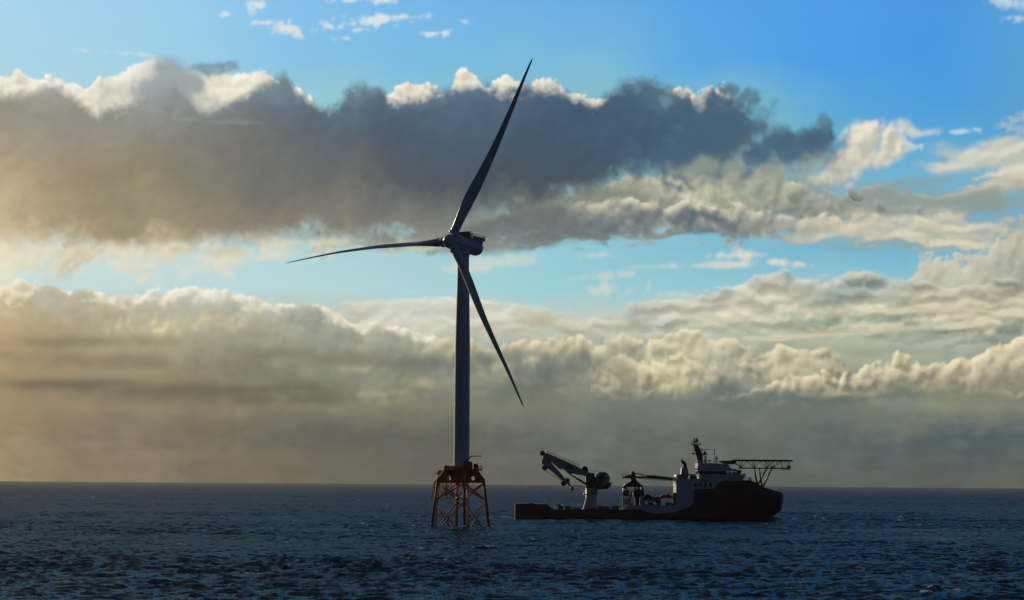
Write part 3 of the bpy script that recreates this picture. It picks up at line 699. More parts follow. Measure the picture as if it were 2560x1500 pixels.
    for sc, k_, det in SEA_RIPPLES:
        mp = t.nodes.new('ShaderNodeMapping')
        mp.inputs['Rotation'].default_value = (0, 0, wind)
        mp.inputs['Scale'].default_value = (1.0, 0.4, 1.0)
        n_ = t.nodes.new('ShaderNodeTexNoise')
        n_.inputs['Scale'].default_value = sc
        n_.inputs['Detail'].default_value = det
        n_.inputs['Roughness'].default_value = 0.6
        n_.inputs['Distortion'].default_value = 0.3
        t.links.new(c.outputs['Object'], mp.inputs[0])
        t.links.new(mp.outputs[0], n_.inputs['Vector'])
        d_ = vmath('SUBTRACT', n_.outputs['Color'], (0.5, 0.5, 0.5))
        nrm = vmath('ADD', nrm, vmath('MULTIPLY', d_, (k_, k_, 0.0)))
    nrm = vmath('NORMALIZE', nrm)
    # waves too far out to be modelled count as roughness
    ln_ = t.nodes.new('ShaderNodeVectorMath'); ln_.operation = 'LENGTH'
    t.links.new(c.outputs['Object'], ln_.inputs[0])
    rg = t.nodes.new('ShaderNodeMapRange'); rg.interpolation_type = 'SMOOTHSTEP'
    for k_, v_ in enumerate(SEA_FAR): rg.inputs[k_ + 1].default_value = v_
    t.links.new(ln_.outputs['Value'], rg.inputs[0])
    at_ = t.nodes.new('ShaderNodeAttribute')
    at_.attribute_name = 'foam_glints'
    fn = t.nodes.new('ShaderNodeTexNoise')
    fn.inputs['Scale'].default_value = 1.6
    fn.inputs['Detail'].default_value = 6.0
    t.links.new(c.outputs['Object'], fn.inputs['Vector'])
    ad = t.nodes.new('ShaderNodeMath'); ad.operation = 'ADD'
    t.links.new(at_.outputs['Fac'], ad.inputs[0]); t.links.new(fn.outputs[0], ad.inputs[1])
    mr = t.nodes.new('ShaderNodeMapRange')
    mr.inputs[1].default_value, mr.inputs[2].default_value = 0.85, 1.15
    t.links.new(ad.outputs[0], mr.inputs[0])
    fd = t.nodes.new('ShaderNodeBsdfDiffuse')
    fd.inputs[0].default_value = (0.8, 0.8, 0.78, 1)
    ft = t.nodes.new('ShaderNodeBsdfTranslucent'); ft.inputs[0].default_value = (0.85, 0.85, 0.8, 1)
    fx = t.nodes.new('ShaderNodeMixShader'); fx.inputs[0].default_value = 0.5
    t.links.new(fd.outputs[0], fx.inputs[1]); t.links.new(ft.outputs[0], fx.inputs[2])
    fd = fx
    # water: dark body, sky reflected by Fresnel's law from a surface that loses part of it to its own small waves; far sheen painted lighter
    wd = t.nodes.new('ShaderNodeBsdfDiffuse'); wd.inputs[0].default_value = SEA_COL
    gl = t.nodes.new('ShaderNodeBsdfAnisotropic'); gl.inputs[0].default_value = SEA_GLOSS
    fr = t.nodes.new('ShaderNodeFresnel'); fr.inputs[0].default_value = 1.333
    t.links.new(rg.outputs[0], gl.inputs['Roughness'])
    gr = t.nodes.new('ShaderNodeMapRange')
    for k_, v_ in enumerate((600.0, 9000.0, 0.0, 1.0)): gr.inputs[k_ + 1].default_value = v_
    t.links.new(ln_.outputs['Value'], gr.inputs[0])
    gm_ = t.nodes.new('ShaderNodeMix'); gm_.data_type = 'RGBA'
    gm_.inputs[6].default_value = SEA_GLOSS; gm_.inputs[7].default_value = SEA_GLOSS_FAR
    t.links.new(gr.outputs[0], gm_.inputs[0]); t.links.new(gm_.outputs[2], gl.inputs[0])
    for n_ in (wd, gl, fr): t.links.new(nrm, n_.inputs['Normal'])
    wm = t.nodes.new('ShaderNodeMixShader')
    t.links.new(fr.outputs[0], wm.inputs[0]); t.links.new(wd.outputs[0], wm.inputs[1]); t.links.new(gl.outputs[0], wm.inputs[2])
    t.nodes.remove(b); b = wm
    ms = t.nodes.new('ShaderNodeMixShader')
    t.links.new(mr.outputs[0], ms.inputs[0]); t.links.new(b.outputs[0], ms.inputs[1]); t.links.new(fd.outputs[0], ms.inputs[2])
    t.links.new(ms.outputs[0], t.nodes['Material Output'].inputs[0])
    me.materials.append(m)
    o = bpy.data.objects.new('sea', me)
    C.objects.link(o)
    o['kind'] = 'structure'


SEA_AMP, SEA_ROUGH, SEA_COL = 1.0, 0.12, (0.004, 0.012, 0.026, 1)
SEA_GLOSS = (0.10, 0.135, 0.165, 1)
SEA_GLOSS_FAR = (0.23, 0.215, 0.19, 1)  # lighter, warmer far reflection: horizon sheen put into the gloss colour
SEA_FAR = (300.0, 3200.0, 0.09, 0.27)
SEA_RIPPLES = [(0.06, 0.35, 3.0), (0.42, 1.0, 4.0), (1.8, 0.6, 3.0)]
# whitecaps and wash: photo pixel, half length and half depth in metres
CAPS = [(1050, 1376, 1.0, 2.6), (1225, 1373, 1.7, 1.8), (1182, 1373, 1.0, 1.6), (1336, 1354, 1.3, 1.8), (1418, 1353, 0.9, 1.8), (2312, 1482, 1.2, 2.6), (2335, 1479, 1.8, 2.2), (2395, 1478, 1.6, 1.4),
        (60, 1404, 0.5, 3.2), (2085, 1434, 0.5, 3.2), (1262, 1295, 4.0, 9.0), (1225, 1295, 5.0, 8.0), (1300, 1296, 3.0, 6.0), (1086, 1313, 0.6, 4), (1113, 1315, 0.8, 5), (1131, 1316, 0.6, 4), (1163, 1317, 0.9, 5), (1195, 1317, 0.8, 4), (1222, 1317, 0.7, 4), (1940, 1302, 1.6, 8), (1700, 1302, 1.0, 6), (1520, 1300, 0.8, 6), (1990, 1300, 2.0, 7), (2060, 1300, 1.2, 7), (2140, 1300, 1.5, 7), (2250, 1302, 1.0, 7)]
# low swell ridges: photo pixel, half length, half depth, height
RIDGES = [(2220, 1301, 75.0, 6.0, 0.75), (2480, 1303, 50.0, 6.0, 0.5), (1240, 1300, 26.0, 7.0, 0.25), (2330, 1479, 4.0, 4.0, 0.7), (1060, 1376, 3.0, 4.0, 0.4), (1230, 1373, 4.0, 4.0, 0.4), (1345, 1354, 4.0, 4.0, 0.35), (270, 1460, 5.0, 6.0, 0.45), (330, 1410, 5.0, 5.0, 0.4), (700, 1440, 6.0, 6.0, 0.4), (1560, 1462, 5.0, 6.0, 0.4), (1800, 1400, 5.0, 6.0, 0.4), (2100, 1440, 6.0, 5.0, 0.4)]
GLINT_N = 170  # scattered flecks that imitate sun glints
make_sea()

# ------------------------------------------------------------------ wind turbine on its jacket
M_TOWER = material('tower_paint', (0.36, 0.42, 0.47), 0.38, 0, 0.10, 0.12)
M_BLADE = material('blade_gelcoat', (0.36, 0.42, 0.47), 0.30, 0, 0.06, 0.08, streak=False)
M_YEL = material('yellow_coating', (0.52, 0.185, 0.014), 0.62, 0, 0.5, 0.5, dirt=(0.19, 0.058, 0.014), spec=0.12)
M_MAROON = material('maroon_paint', (0.10, 0.010, 0.016), 0.5, 0, 0.3, 0.8)
M_SPLASH = material('marine_growth', (0.035, 0.032, 0.02), 0.8, 0, 0.5, 1.2)
M_RED = material('red_paint', (0.40, 0.035, 0.03), 0.45, 0, 0.3, 0.8)
M_GALV = material('galvanised_steel', (0.28, 0.29, 0.29), 0.45, 0.6, 0.3, 1.5)
M_DARK = material('dark_equipment', (0.045, 0.05, 0.055), 0.5, 0, 0.4, 1.0)
M_BLUE = material('blue_crane_paint', (0.05, 0.09, 0.28), 0.4, 0, 0.3, 1.0)

DT = 1011.0                                    # distance of the turbine, metres
T0 = at(1152.5, 1316, DT); T0.z = 0.0


def tp(px_, py_, dy=0.0): return at(px_, py_, DT + dy) - T0


turb = thing('wind_turbine', T0, 'tall offshore wind turbine with three blades on an orange-brown lattice jacket', 'wind turbine')

# --- jacket: four battered legs, two tiers of crossed braces
PX_M = DT / FPX                                # metres per photo pixel here
ROT = math.radians(9.3)


def corner(i, d, z):
    a = ROT + math.pi + i * math.pi / 2        # left, near, right, far
    return Vector((d * math.cos(a) + JC[0], d * math.sin(a) + JC[1], z))


JC = (tp(1151.0, 1316).x, 0.0)
D_BASE, D_TOP, Z_KNEE = 10.95, 8.85, 17.3


def leg_at(i, z, f=1.0): return corner(i, D_BASE + (D_TOP - D_BASE) * z / Z_KNEE, z)


tpz = MB()                                     # the transition piece: two crossed plate girders under a central column
Z_TOP = 21.9


def cross_plate(mb, a, thick, holes):
    """girder with the outline of a truncated pyramid and round openings"""
    R = Matrix.Rotation(a, 3, 'Z')
    top, bot, zk, zb = 5.6, D_TOP + 0.25, Z_KNEE, 16.5
    out = [(-bot, zb), (bot, zb), (bot, zk), (top, Z_TOP), (-top, Z_TOP), (-bot, zk)]
    cu = bpy.data.curves.new('plate', 'CURVE')
    cu.dimensions = '2D'; cu.fill_mode = 'BOTH'; cu.extrude = thick / 2

    def spline(pts):
        sp = cu.splines.new('POLY'); sp.points.add(len(pts) - 1); sp.use_cyclic_u = True
        for p, q in zip(sp.points, pts): p.co = (q[0], q[1], 0, 1)
    spline(out)
    for hx, hz, hr, hh in holes:
        spline([(hx + hr * math.cos(k * math.pi / 12), hz + hh * math.sin(k * math.pi / 12)) for k in range(24)])
    ob = bpy.data.objects.new('plate', cu)
    C.objects.link(ob)
    dg = bpy.context.evaluated_depsgraph_get()
    me = bpy.data.meshes.new_from_object(ob.evaluated_get(dg))
    mb._add([R @ Vector((v.co.x, -v.co.z, v.co.y)) + Vector((JC[0], JC[1], 0)) for v in me.vertices], [tuple(p.vertices) for p in me.polygons])
    bpy.data.objects.remove(ob); bpy.data.curves.remove(cu); bpy.data.meshes.remove(me)


cross_plate(tpz, ROT, 1.5, [(-4.65, 18.35, 0.66, 0.8), (4.65, 18.35, 0.66, 0.8)])
cross_plate(tpz, ROT + math.pi / 2, 1.5, [(-4.65, 18.35, 0.66, 0.8), (4.65, 18.35, 0.66, 0.8)])
tpz.lathe([(16.3, 2.9), (16.5, 3.1), (22.3, 3.1)], (JC[0], JC[1], 0), (0, 0, 1), 40)
for a in (ROT, ROT + math.pi / 2):             # flanges along the girder tops
    for sx in (-1, 1):
        R = Matrix.Rotation(a, 3, 'Z')
        p, q = R @ Vector((sx * 5.6, 0, Z_TOP)), R @ Vector((sx * (D_TOP + 0.25), 0, Z_KNEE))
        tpz.tube(p + Vector((JC[0], 0, 0.02)), q + Vector((JC[0], 0, 0.02)), 0.5, 0.55, 8)
trans = tpz.build('transition_piece', M_YEL, turb)

for i in range(4):
    top, wl, bot = leg_at(i, Z_KNEE + 0.6), leg_at(i, 1.5), leg_at(i, -5.0)
    lg = MB().tube(wl, top, 0.55, 0.55, 16).build('leg', M_YEL, turb)
    MB().tube(bot, wl, 0.60, 0.60, 16).build('splash_zone', M_SPLASH, lg)
Z1, Z2 = 16.4, 9.6


def brace(p, q, r=0.27, par=turb):
    MB().tube(p, q, r, r, 10).build('brace', M_YEL, par)


for i in range(4):
    j = (i + 1) % 4
    brace(leg_at(i, Z1), leg_at(j, Z2 + 0.3)); brace(leg_at(j, Z1), leg_at(i, Z2 + 0.3))
    brace(leg_at(i, Z2 - 0.3), leg_at(j, -4.5)); brace(leg_at(j, Z2 - 0.3), leg_at(i, -4.5))
# riser tubes and the boat landing
jt = leg_at(1, 0)
for dx in (1.05, 1.6):
    MB().tube((jt.x + dx + 0.15, jt.y + 0.6, -5), (jt.x + dx * 0.75, jt.y + 0.4 + 1.9, 16.6), 0.2, 0.2, 8).build('riser_tube', M_YEL, turb)
la, lb = tp(1087, 1310, -3.0), tp(1094, 1247, -3.0)
bl = MB()
for dy in (0.0, 1.6):
    bl.tube((la.x, la.y + dy, -3), (lb.x, lb.y + dy, lb.z), 0.24, 0.24, 10)
    bl.tube((lb.x, lb.y + dy, lb.z), (lb.x + 1.1, lb.y + dy + 1.2, lb.z + 1.0), 0.2, 0.2, 8)
    bl.tube((la.x + 0.2, la.y + dy, 2.5), (la.x - 0.4, la.y + dy + 1.6, 2.6), 0.16, 0.16, 8)
for k in range(16):
    z = 0.2 + k * 0.55
    f = z / lb.z
    bl.tube((la.x + (lb.x - la.x) * f, la.y, z), (la.x + (lb.x - la.x) * f, la.y + 1.6, z), 0.05, 0.05, 6)
bl.build('boat_landing', M_YEL, turb)
# hanging access ladder with a rest platform between the two middle legs
ac = MB()
ax = tp(1153, 1218).x
ac.box((ax + 0.5, -2.2, 12.5), (1.5, 1.4, 0.15)).box((ax - 0.15, -2.2, 14.2), (0.12, 1.2, 3.4)).box((ax + 1.15, -2.2, 14.2), (0.12, 1.2, 3.4))
for k in range(9): ac.box((ax + 0.5, -2.75, 12.7 + k * 0.42), (1.2, 0.06, 0.06))
ac.build('access_ladder', M_YEL, turb)
MB().tube((ax - 1.9, -2.4, 10.4), (ax - 0.2, -2.4, 12.5), 0.24, 0.24, 10).build('ladder_strut', M_GALV, turb)

# --- main platform with its fittings
pl_l, pl_r = tp(1110.5, 1171).x, tp(1205.5, 1171).x
zf = tp(1152, 1172.5).z
deck = MB()
half = 5.6
deck.slab([(pl_l + 1.2, -half), (pl_r, -half), (pl_r, half), (pl_l + 1.2, half), (pl_l, half - 1.5), (pl_l, -half + 1.5)], zf - 0.45, zf)
for x in (pl_l + 0.6, pl_l + 3.4, pl_r - 3.8, pl_r - 0.4): deck.box((x, 0, zf - 0.62), (0.25, 2 * half - 0.6, 0.34))
deck.tube((pl_l + 1.2, -1.5, zf - 0.6), (JC[0] - 5.2, -1.5, zf - 1.9), 0.14, 0.14, 8).tube((pl_r - 1.2, -1.5, zf - 0.6), (JC[0] + 5.2, -1.5, zf - 2.2), 0.14, 0.14, 8)
plat = deck.build('platform', M_YEL, turb)
MB().rail([(pl_l, -half + 1.5, zf), (pl_l + 1.2, -half, zf), (pl_r, -half, zf), (pl_r, half, zf), (pl_l + 1.2, half, zf), (pl_l, half - 1.5, zf)], 1.2, 0.05, 1.3, 3, True).build('railing', M_YEL, plat)
hb = tp(1168, 1158)
MB().slab([(pl_l + 1.4, -half + 0.05), (tp(1160, 1170).x, -half + 0.05), (tp(1160, 1170).x, -half + 0.12), (pl_l + 1.4, -half + 0.12)], zf + 0.1, zf + 1.0).build('kick_panel', M_YEL, plat)
c0, c1 = tp(1165, 1153, -3), tp(1181, 1153, -3)
MB().box(((c0.x + c1.x) / 2, -3.6, zf + 1.35), (c1.x - c0.x, 2.4, 2.7)).box(((c0.x + c1.x) / 2, -3.6, zf + 2.75), (c1.x - c0.x + 0.2, 2.6, 0.12)).build('equipment_cabinet', M_RED, plat)
g0, g1 = tp(1184, 1158, -3), tp(1196, 1158, -3)
gen = MB().box(((g0.x + g1.x) / 2, -3.4, zf + 0.95), (g1.x - g0.x, 1.9, 1.7)).box(((g0.x + g1.x) / 2 - 0.3, -3.4, zf + 1.95), (0.9, 1.2, 0.3))
gen.tube((g1.x - 0.3, -3.2, zf + 1.8), (g1.x - 0.3, -3.2, zf + 2.5), 0.12, 0.12, 8)
gen.build('generator', M_DARK, plat)
wc = tp(1115.5, 1163.5, -3)
MB().lathe([(-0.8, 0.35), (-0.75, 0.62), (0.75, 0.62), (0.8, 0.35)], (wc.x, -4.2, zf + 0.72), (0, 1, 0), 20).box((wc.x, -4.2, zf + 0.1), (0.9, 1.4, 0.2)).build('hose_reel', M_DARK, plat)
lp = tp(1202, 1158, -3)
MB().tube((lp.x, -5.0, zf), (lp.x, -5.0, zf + 1.9), 0.06, 0.06, 6).path([(lp.x, -5.0, zf + 1.9), (lp.x - 0.25, -5.0, zf + 2.15), (lp.x - 0.6, -5.0, zf + 2.05)], 0.06, 6).build('lamp_post', M_GALV, plat)
k0, k1, k2 = tp(1164, 1156, -4), tp(1178.5, 1140.5, -4), tp(1201.5, 1140.5, -4)
dv = MB().tube((k0.x - 0.5, -4.0, zf), (k0.x - 0.5, -4.0, k0.z), 0.42, 0.36, 12).tube((k0.x - 0.6, -4.0, k0.z - 0.3), (k1.x, -4.0, k1.z), 0.24, 0.2, 10)
dv.tube((k1.x, -4.0, k1.z), (k2.x, -4.0, k2.z), 0.17, 0.13, 10).box((k2.x, -4.0, k2.z), (0.35, 0.3, 0.55)).ball((k1.x, -4.0, k1.z), 0.3)
dv.tube((k0.x - 0.1, -4.0, k0.z + 0.1), (k1.x - 0.6, -4.0, k1.z - 0.3), 0.09, 0.09, 8)
dv.build('davit_crane', M_BLUE, plat)
MB().ball((tp(1172, 1213).x, -4.0, tp(1172, 1213).z), 0.18).build('marker_lamp', M_RED, turb)
MB().box((tp(1187, 1197).x, -3.2, tp(1187, 1197).z), (0.35, 0.3, 0.5)).build('marker_lamp', M_RED, turb)

# --- tower
zt, zn = zf - 0.2, tp(1153, 636).z
prof = []
for py_, w in ((1174, 39.5), (1150, 39), (1000, 38.5), (860, 37.5), (780, 34.5), (700, 30.8), (650, 29.5), (632, 29.5)):
    prof.append((tp(1153, py_).z, w * PX_M / 2))
full = []
for (z0, r0), (z1, r1) in zip(prof, prof[1:]):
    for k in range(6): full.append((z0 + (z1 - z0) * k / 6, r0 + (r1 - r0) * k / 6))
full.append(prof[-1])
tw = MB().lathe(full, (0, 0, 0), (0, 0, 1), 64)
for zz in (0.30, 0.62):
    z = zt + (zn - zt) * zz
    r = np.interp(z, [p[0] for p in prof], [p[1] for p in prof])
    tw.lathe([(z - 0.09, r), (z - 0.07, r + 0.035), (z + 0.07, r + 0.035), (z + 0.09, r)], (0, 0, 0), (0, 0, 1), 64, cap=False)
tower = tw.build('tower', M_TOWER, turb)
MB().box((-0.4, -prof[0][1] + 0.02, zf + 1.2), (1.0, 0.12, 2.2)).build('door', M_GALV, tower)

# --- nacelle: axis points to the left and towards the viewer, tilted up at the rotor end
PHI = math.radians(36.9)
TILT = math.radians(5.0)
AX = Vector((-math.sin(PHI) * math.cos(TILT), -math.cos(PHI) * math.cos(TILT), math.sin(TILT)))   # upwind
hub_c = tp(1126.5, 603.5, -6.5)
# rotor centre; the nacelle runs back from it
NR = 3.05


def along(s, side=0.0, up=0.0):
    sd = AX.cross(Vector((0, 0, 1))).normalized()
    u = sd.cross(AX).normalized()
    return hub_c - AX * s + sd * side + u * up


nb = MB().lathe([(2.2, 2.5), (2.4, 3.0), (3.2, 3.12), (6.0, 3.12), (6.15, 3.0), (9.0, 3.02), (14.6, 3.02), (16.2, 2.95), (17.2, 2.6), (17.9, 1.9), (18.2, 0.9), (18.25, 0.05)], hub_c, -AX, 48)
nac = nb.build('nacelle', M_TOWER, turb)
yb = along(8.2)
MB().lathe([(zn - 1.0, 2.35), (zn + 0.4, 2.5), (zn + 3.0, 2.7)], (0, 0, 0), (0, 0, 1), 48).build('yaw_bearing', M_TOWER, turb)
# radiator on the roof and the red railed hoist deck behind it
SDV = AX.cross(Vector((0, 0, 1))).normalized()
UPV = SDV.cross(AX).normalized()


def nbox(mb, s, side, up, ls, lw, lh):
    R = Matrix((-AX, SDV, UPV)).transposed()
    c = along(s, side, up)
    vs = [c + R @ Vector((ls / 2 * a, lw / 2 * b, lh / 2 * d)) for a in (-1, 1) for b in (-1, 1) for d in (-1, 1)]
    mb._add(vs, [(0, 1, 3, 2), (4, 6, 7, 5), (0, 4, 5, 1), (2, 3, 7, 6), (0, 2, 6, 4), (1, 5, 7, 3)])
    return mb


nbox(nbox(MB(), 7.6, 0, 3.9, 0.5, 6.2, 2.3), 7.9, 0, 2.9, 1.2, 4.6, 0.8).build('radiator', M_MAROON, nac)
for s_ in (-2.6, 0, 2.6): nbox(MB(), 8.7, s_, 3.6, 1.6, 0.18, 1.6).build('radiator_bracket', M_TOWER, nac)
hd = nbox(MB(), 13.9, 0, 2.85, 8.2, 5.4, 0.22)
nbox(hd, 13.9, 0, 2.2, 8.0, 3.4, 1.3)
hdk = hd.build('hoist_deck', M_TOWER, nac)
hr = MB()
for (s0, w0, s1, w1) in ((10.0, -2.7, 18.0, -2.7), (10.0, 2.7, 18.0, 2.7), (18.0, -2.7, 18.0, 2.7), (10.0, -2.7, 10.0, 2.7)):
    a, b = along(s0, w0, 2.95), along(s1, w1, 2.95)
    n = max(2, int((b - a).length / 1.0))
    for k in range(n + 1):
        p = a.lerp(b, k / n)
        hr.tube(p, p + UPV * 1.7, 0.085, 0.085, 6)
    for h in (0.35, 0.8, 1.25, 1.7): hr.tube(a + UPV * h, b + UPV * h, 0.08, 0.08, 6)
for w_ in (-2.7, 2.7): nbox(hr, 14.0, w_, 3.45, 8.0, 0.05, 0.9)
hr.build('hoist_railing', M_MAROON, hdk)
for (s0, w0) in ((9.6, -2.2), (9.4, 1.0)):
    rm = MB().tube(along(s0, w0, 3.0), along(s0, w0, 5.3), 0.07, 0.05, 6)
    rm.tube(along(s0 - 0.5, w0, 4.6), along(s0 + 0.9, w0, 4.6), 0.05, 0.05, 6)
    rm.ball(along(s0, w0, 5.35), 0.16).build('weather_mast', M_DARK, nac)

# --- hub and blades
hubm = MB().lathe([(-3.1, 0.05), (-3.0, 0.8), (-2.6, 1.6), (-1.9, 2.25), (-0.9, 2.72), (0.3, 2.85), (1.6, 2.8), (2.25, 2.6)], hub_c, -AX, 44)
hub = hubm.build('hub', M_BLADE, turb)
E1 = Vector((math.cos(PHI), -math.sin(PHI), 0.0))          # in the rotor plane, to the right
E2 = E1.cross(AX).normalized()
if E2.z < 0: E2 = -E2
HUBPX = (1126.5, 603.5)
RPX = 502.0
KX, SX = math.cos(PHI), math.sin(PHI)


def blade(points, theta0, pitch, mode):
    """points: centre line in the photograph; depth comes from the rotor plane plus the lean of tilt and prebend"""
    ctr = []
    for (bx, by) in points:
        dx, dy = bx - HUBPX[0], -(by - HUBPX[1])
        if mode == 'steep':
            r = dy / math.sin(theta0)
            c_ = r * math.cos(theta0)
            w = (dx - KX * c_) / SX                         # out of plane, downwind positive
        else:
            c_ = dx / KX
            r = abs(c_); w = 0.0
        depth = (-SX * c_ + KX * w) * PX_M                   # rightward in the plane comes nearer
        ctr.append(at(bx, by, DT - 6.5 + depth) - T0)
    # smooth resample
    P = np.array([tuple(p) for p in ctr])
    d = np.concatenate([[0], np.cumsum(np.linalg.norm(np.diff(P, axis=0), axis=1))])
    tt = np.linspace(0, d[-1], 70)
    Q = np.stack([np.interp(tt, d, P[:, i]) for i in range(3)], -1)
    for _ in range(14):
        Q[1:-1] = 0.25 * Q[:-2] + 0.5 * Q[1:-1] + 0.25 * Q[2:]
    L = d[-1]
    rings = []
    for k in range(70):
        s = tt[k] / L
        tang = Vector(Q[min(k + 1, 69)] - Q[max(k - 1, 0)]).normalized()
        chord = float(np.interp(s, CH_S, CH_C))
        thick = float(np.interp(s, CH_S, CH_T))
        et = AX.cross(tang).normalized()                     # direction of rotation or against it
        beta = math.radians(pitch) + math.radians(float(np.interp(s, [0, 0.2, 0.5, 1], [9, 9, 2, -2])))
        cd = (et * math.cos(beta) + AX * math.sin(beta) * BSIGN)
        cd = (cd - tang * cd.dot(tang)).normalized()
        td = tang.cross(cd).normalized()
        blend = min(1.0, max(0.0, (s - 0.03) / 0.15))
        ring = []
        for q in range(28):
            a = 2 * math.pi * q / 28
            # circle at the root melting into an aerofoil section
            xc, yc = math.cos(a), math.sin(a)
            xa = 0.5 * (1 - math.cos(a))                     # 0 nose, 1 tail
            yt = 2.6 * (0.2969 * math.sqrt(max(xa, 0)) - 0.126 * xa - 0.3516 * xa ** 2 + 0.2843 * xa ** 3 - 0.1036 * xa ** 4)
            X_ = (1 - blend) * (-0.5 * xc) + blend * (xa - 0.36)
            Y_ = (1 - blend) * 0.5 * yc + blend * yt * (1 if math.sin(a) >= 0 else -1) * 0.72
            ring.append(Vector(Q[k]) + cd * (X_ * chord) + td * (Y_ * thick))
        rings.append(ring)
    o = MB().loft(rings).build('blade', M_BLADE, turb)
    c0_ = Vector(Q[0]); t0_ = Vector(Q[2] - Q[0]).normalized()
    MB().lathe([(-0.4, 1.95), (0.5, 1.95), (0.55, 1.8), (0.9, 1.8)], c0_ - t0_ * 0.2, t0_, 32).build('blade_collar', M_BLADE, hub)
    return o


CH_S = [0.0, 0.04, 0.10, 0.17, 0.24, 0.35, 0.5, 0.65, 0.8, 0.92, 0.97, 0.995, 1.0]
CH_C = [3.3, 3.3, 3.7, 4.4, 4.5, 3.75, 2.75, 2.05, 1.4, 0.92, 0.7, 0.4, 0.1]
CH_T = [3.3, 3.3, 3.0, 2.3, 1.75, 1.25, 0.85, 0.58, 0.38, 0.24, 0.18, 0.10, 0.03]
BSIGN = 1.0
blade([(1134.5, 582), (1142, 566), (1155, 540), (1183, 488), (1208, 438), (1240, 368), (1271, 295), (1305, 210), (1332, 145)], math.radians(66.1), 44.0, 'steep')
blade([(1108, 605.5), (1085, 607), (1020, 610), (945, 615.5), (850, 629), (780, 643), (712, 658)], math.radians(186), 50.0, 'flat')
blade([(1138, 624), (1147, 645), (1160, 678), (1173, 712), (1188, 750), (1206, 794), (1236, 859), (1271, 932), (1309, 1018)], math.radians(306.1), 8.0, 'steep')
# ------------------------------------------------------------------ construction vessel passing behind the turbine
M_HULL = material('hull_red_paint', (0.075, 0.009, 0.010), 0.38, 0, 0.45, 0.15, dirt=(0.03, 0.008, 0.008))
M_BOOT = material('antifouling', (0.03, 0.012, 0.012), 0.6, 0, 0.4, 0.4)
M_WHITE = material('white_ship_paint', (0.42, 0.44, 0.45), 0.38, 0, 0.22, 0.25)
M_GREYW = material('grey_crane_paint', (0.24, 0.27, 0.28), 0.40, 0, 0.25, 0.4)
M_BLACK = material('black_steel', (0.02, 0.021, 0.024), 0.5, 0, 0.3, 0.8)
M_DECK = material('steel_deck', (0.06, 0.05, 0.045), 0.7, 0, 0.5, 0.6, streak=False)
M_TRUSS = material('truss_paint', (0.07, 0.055, 0.055), 0.45, 0, 0.4, 0.7)
M_ORANGE = material('orange_grp', (0.55, 0.12, 0.02), 0.35, 0, 0.15, 0.8)
M_YELL2 = material('yellow_machine_paint', (0.55, 0.28, 0.03), 0.4, 0, 0.35, 0.8)
M_WIN = material('dark_glass', (0.008, 0.010, 0.012), 0.12, 0, 0.1, 1.0)
M_RADOME = material('radome_white', (0.55, 0.58, 0.62), 0.35, 0, 0.06, 1.0)
M_RUST = material('rust_brown_paint', (0.16, 0.075, 0.045), 0.6, 0, 0.5, 0.8)
M_NAVY = material('navy_paint', (0.03, 0.045, 0.09), 0.5, 0, 0.3, 0.8)
gm = bpy.data.materials.new('green_glass'); gm.use_nodes = True
gb = gm.node_tree.nodes['Principled BSDF']
gb.inputs['Base Color'].default_value = (0.12, 0.62, 0.42, 1); gb.inputs['Transmission Weight'].default_value = 1.0
gb.inputs['IOR'].default_value = 1.02; gb.inputs['Roughness'].default_value = 0.02
M_GREEN = gm

DS = 1242.0
S0 = at(1288, 1296, DS); S0.z = 0.0
HB = 11.0


def sp(px_, py_, yl=-HB):
    return at(px_, py_, DS + yl) - S0


def xz(pts, yl=-HB): return [(q.x, q.z) for q in (sp(a, b, yl) for a, b in pts)]


ship = thing('construction_vessel', S0, 'red and white offshore construction vessel with cranes aft and helideck over its bow', 'ship')

# --- hull
top_px = [(1287, 1260.5), (1301, 1258.2), (1322, 1259.5), (1366, 1260), (1384, 1273.3), (1565, 1273.3), (1603, 1274), (1629, 1281.5), (1654, 1284), (1678, 1283), (1694, 1280), (1727, 1263.6), (1733.5, 1256), (1734.5, 1223), (1784, 1221.5), (1794, 1210), (1803, 1203.5), (1815, 1201), (1879, 1201), (1891, 1208), (1907, 1217), (1933, 1226), (1951, 1230), (1957, 1232)]
tx = [sp(a, b, -HB if a < 1850 else -HB * max(0.0, (1957 - a) / 107.0) ** 0.5) for a, b in top_px]
TX, TZ = [p.x for p in tx], [p.z for p in tx]
stem = [sp(a, b, 0) for a, b in ((1925, 1322), (1928, 1301), (1931, 1291), (1952.5, 1279), (1956.5, 1258), (1959, 1240), (1957, 1232))]
SZ, SXX = [p.z for p in stem], [p.x for p in stem]
LX = max(SXX)
ts = [0.0, 0.0012, 0.004, 0.008] + sorted(set(list(np.linspace(0.02, 1, 90)) + [float((x - TX[0]) / (TX[-1] - TX[0])) for x in TX[1:-1]]))
levels = [0.0, 0.25, 0.46, 0.54, 0.6, 0.68, 0.78, 0.88, 0.96, 1.0]
ZK = -5.0
rings = []
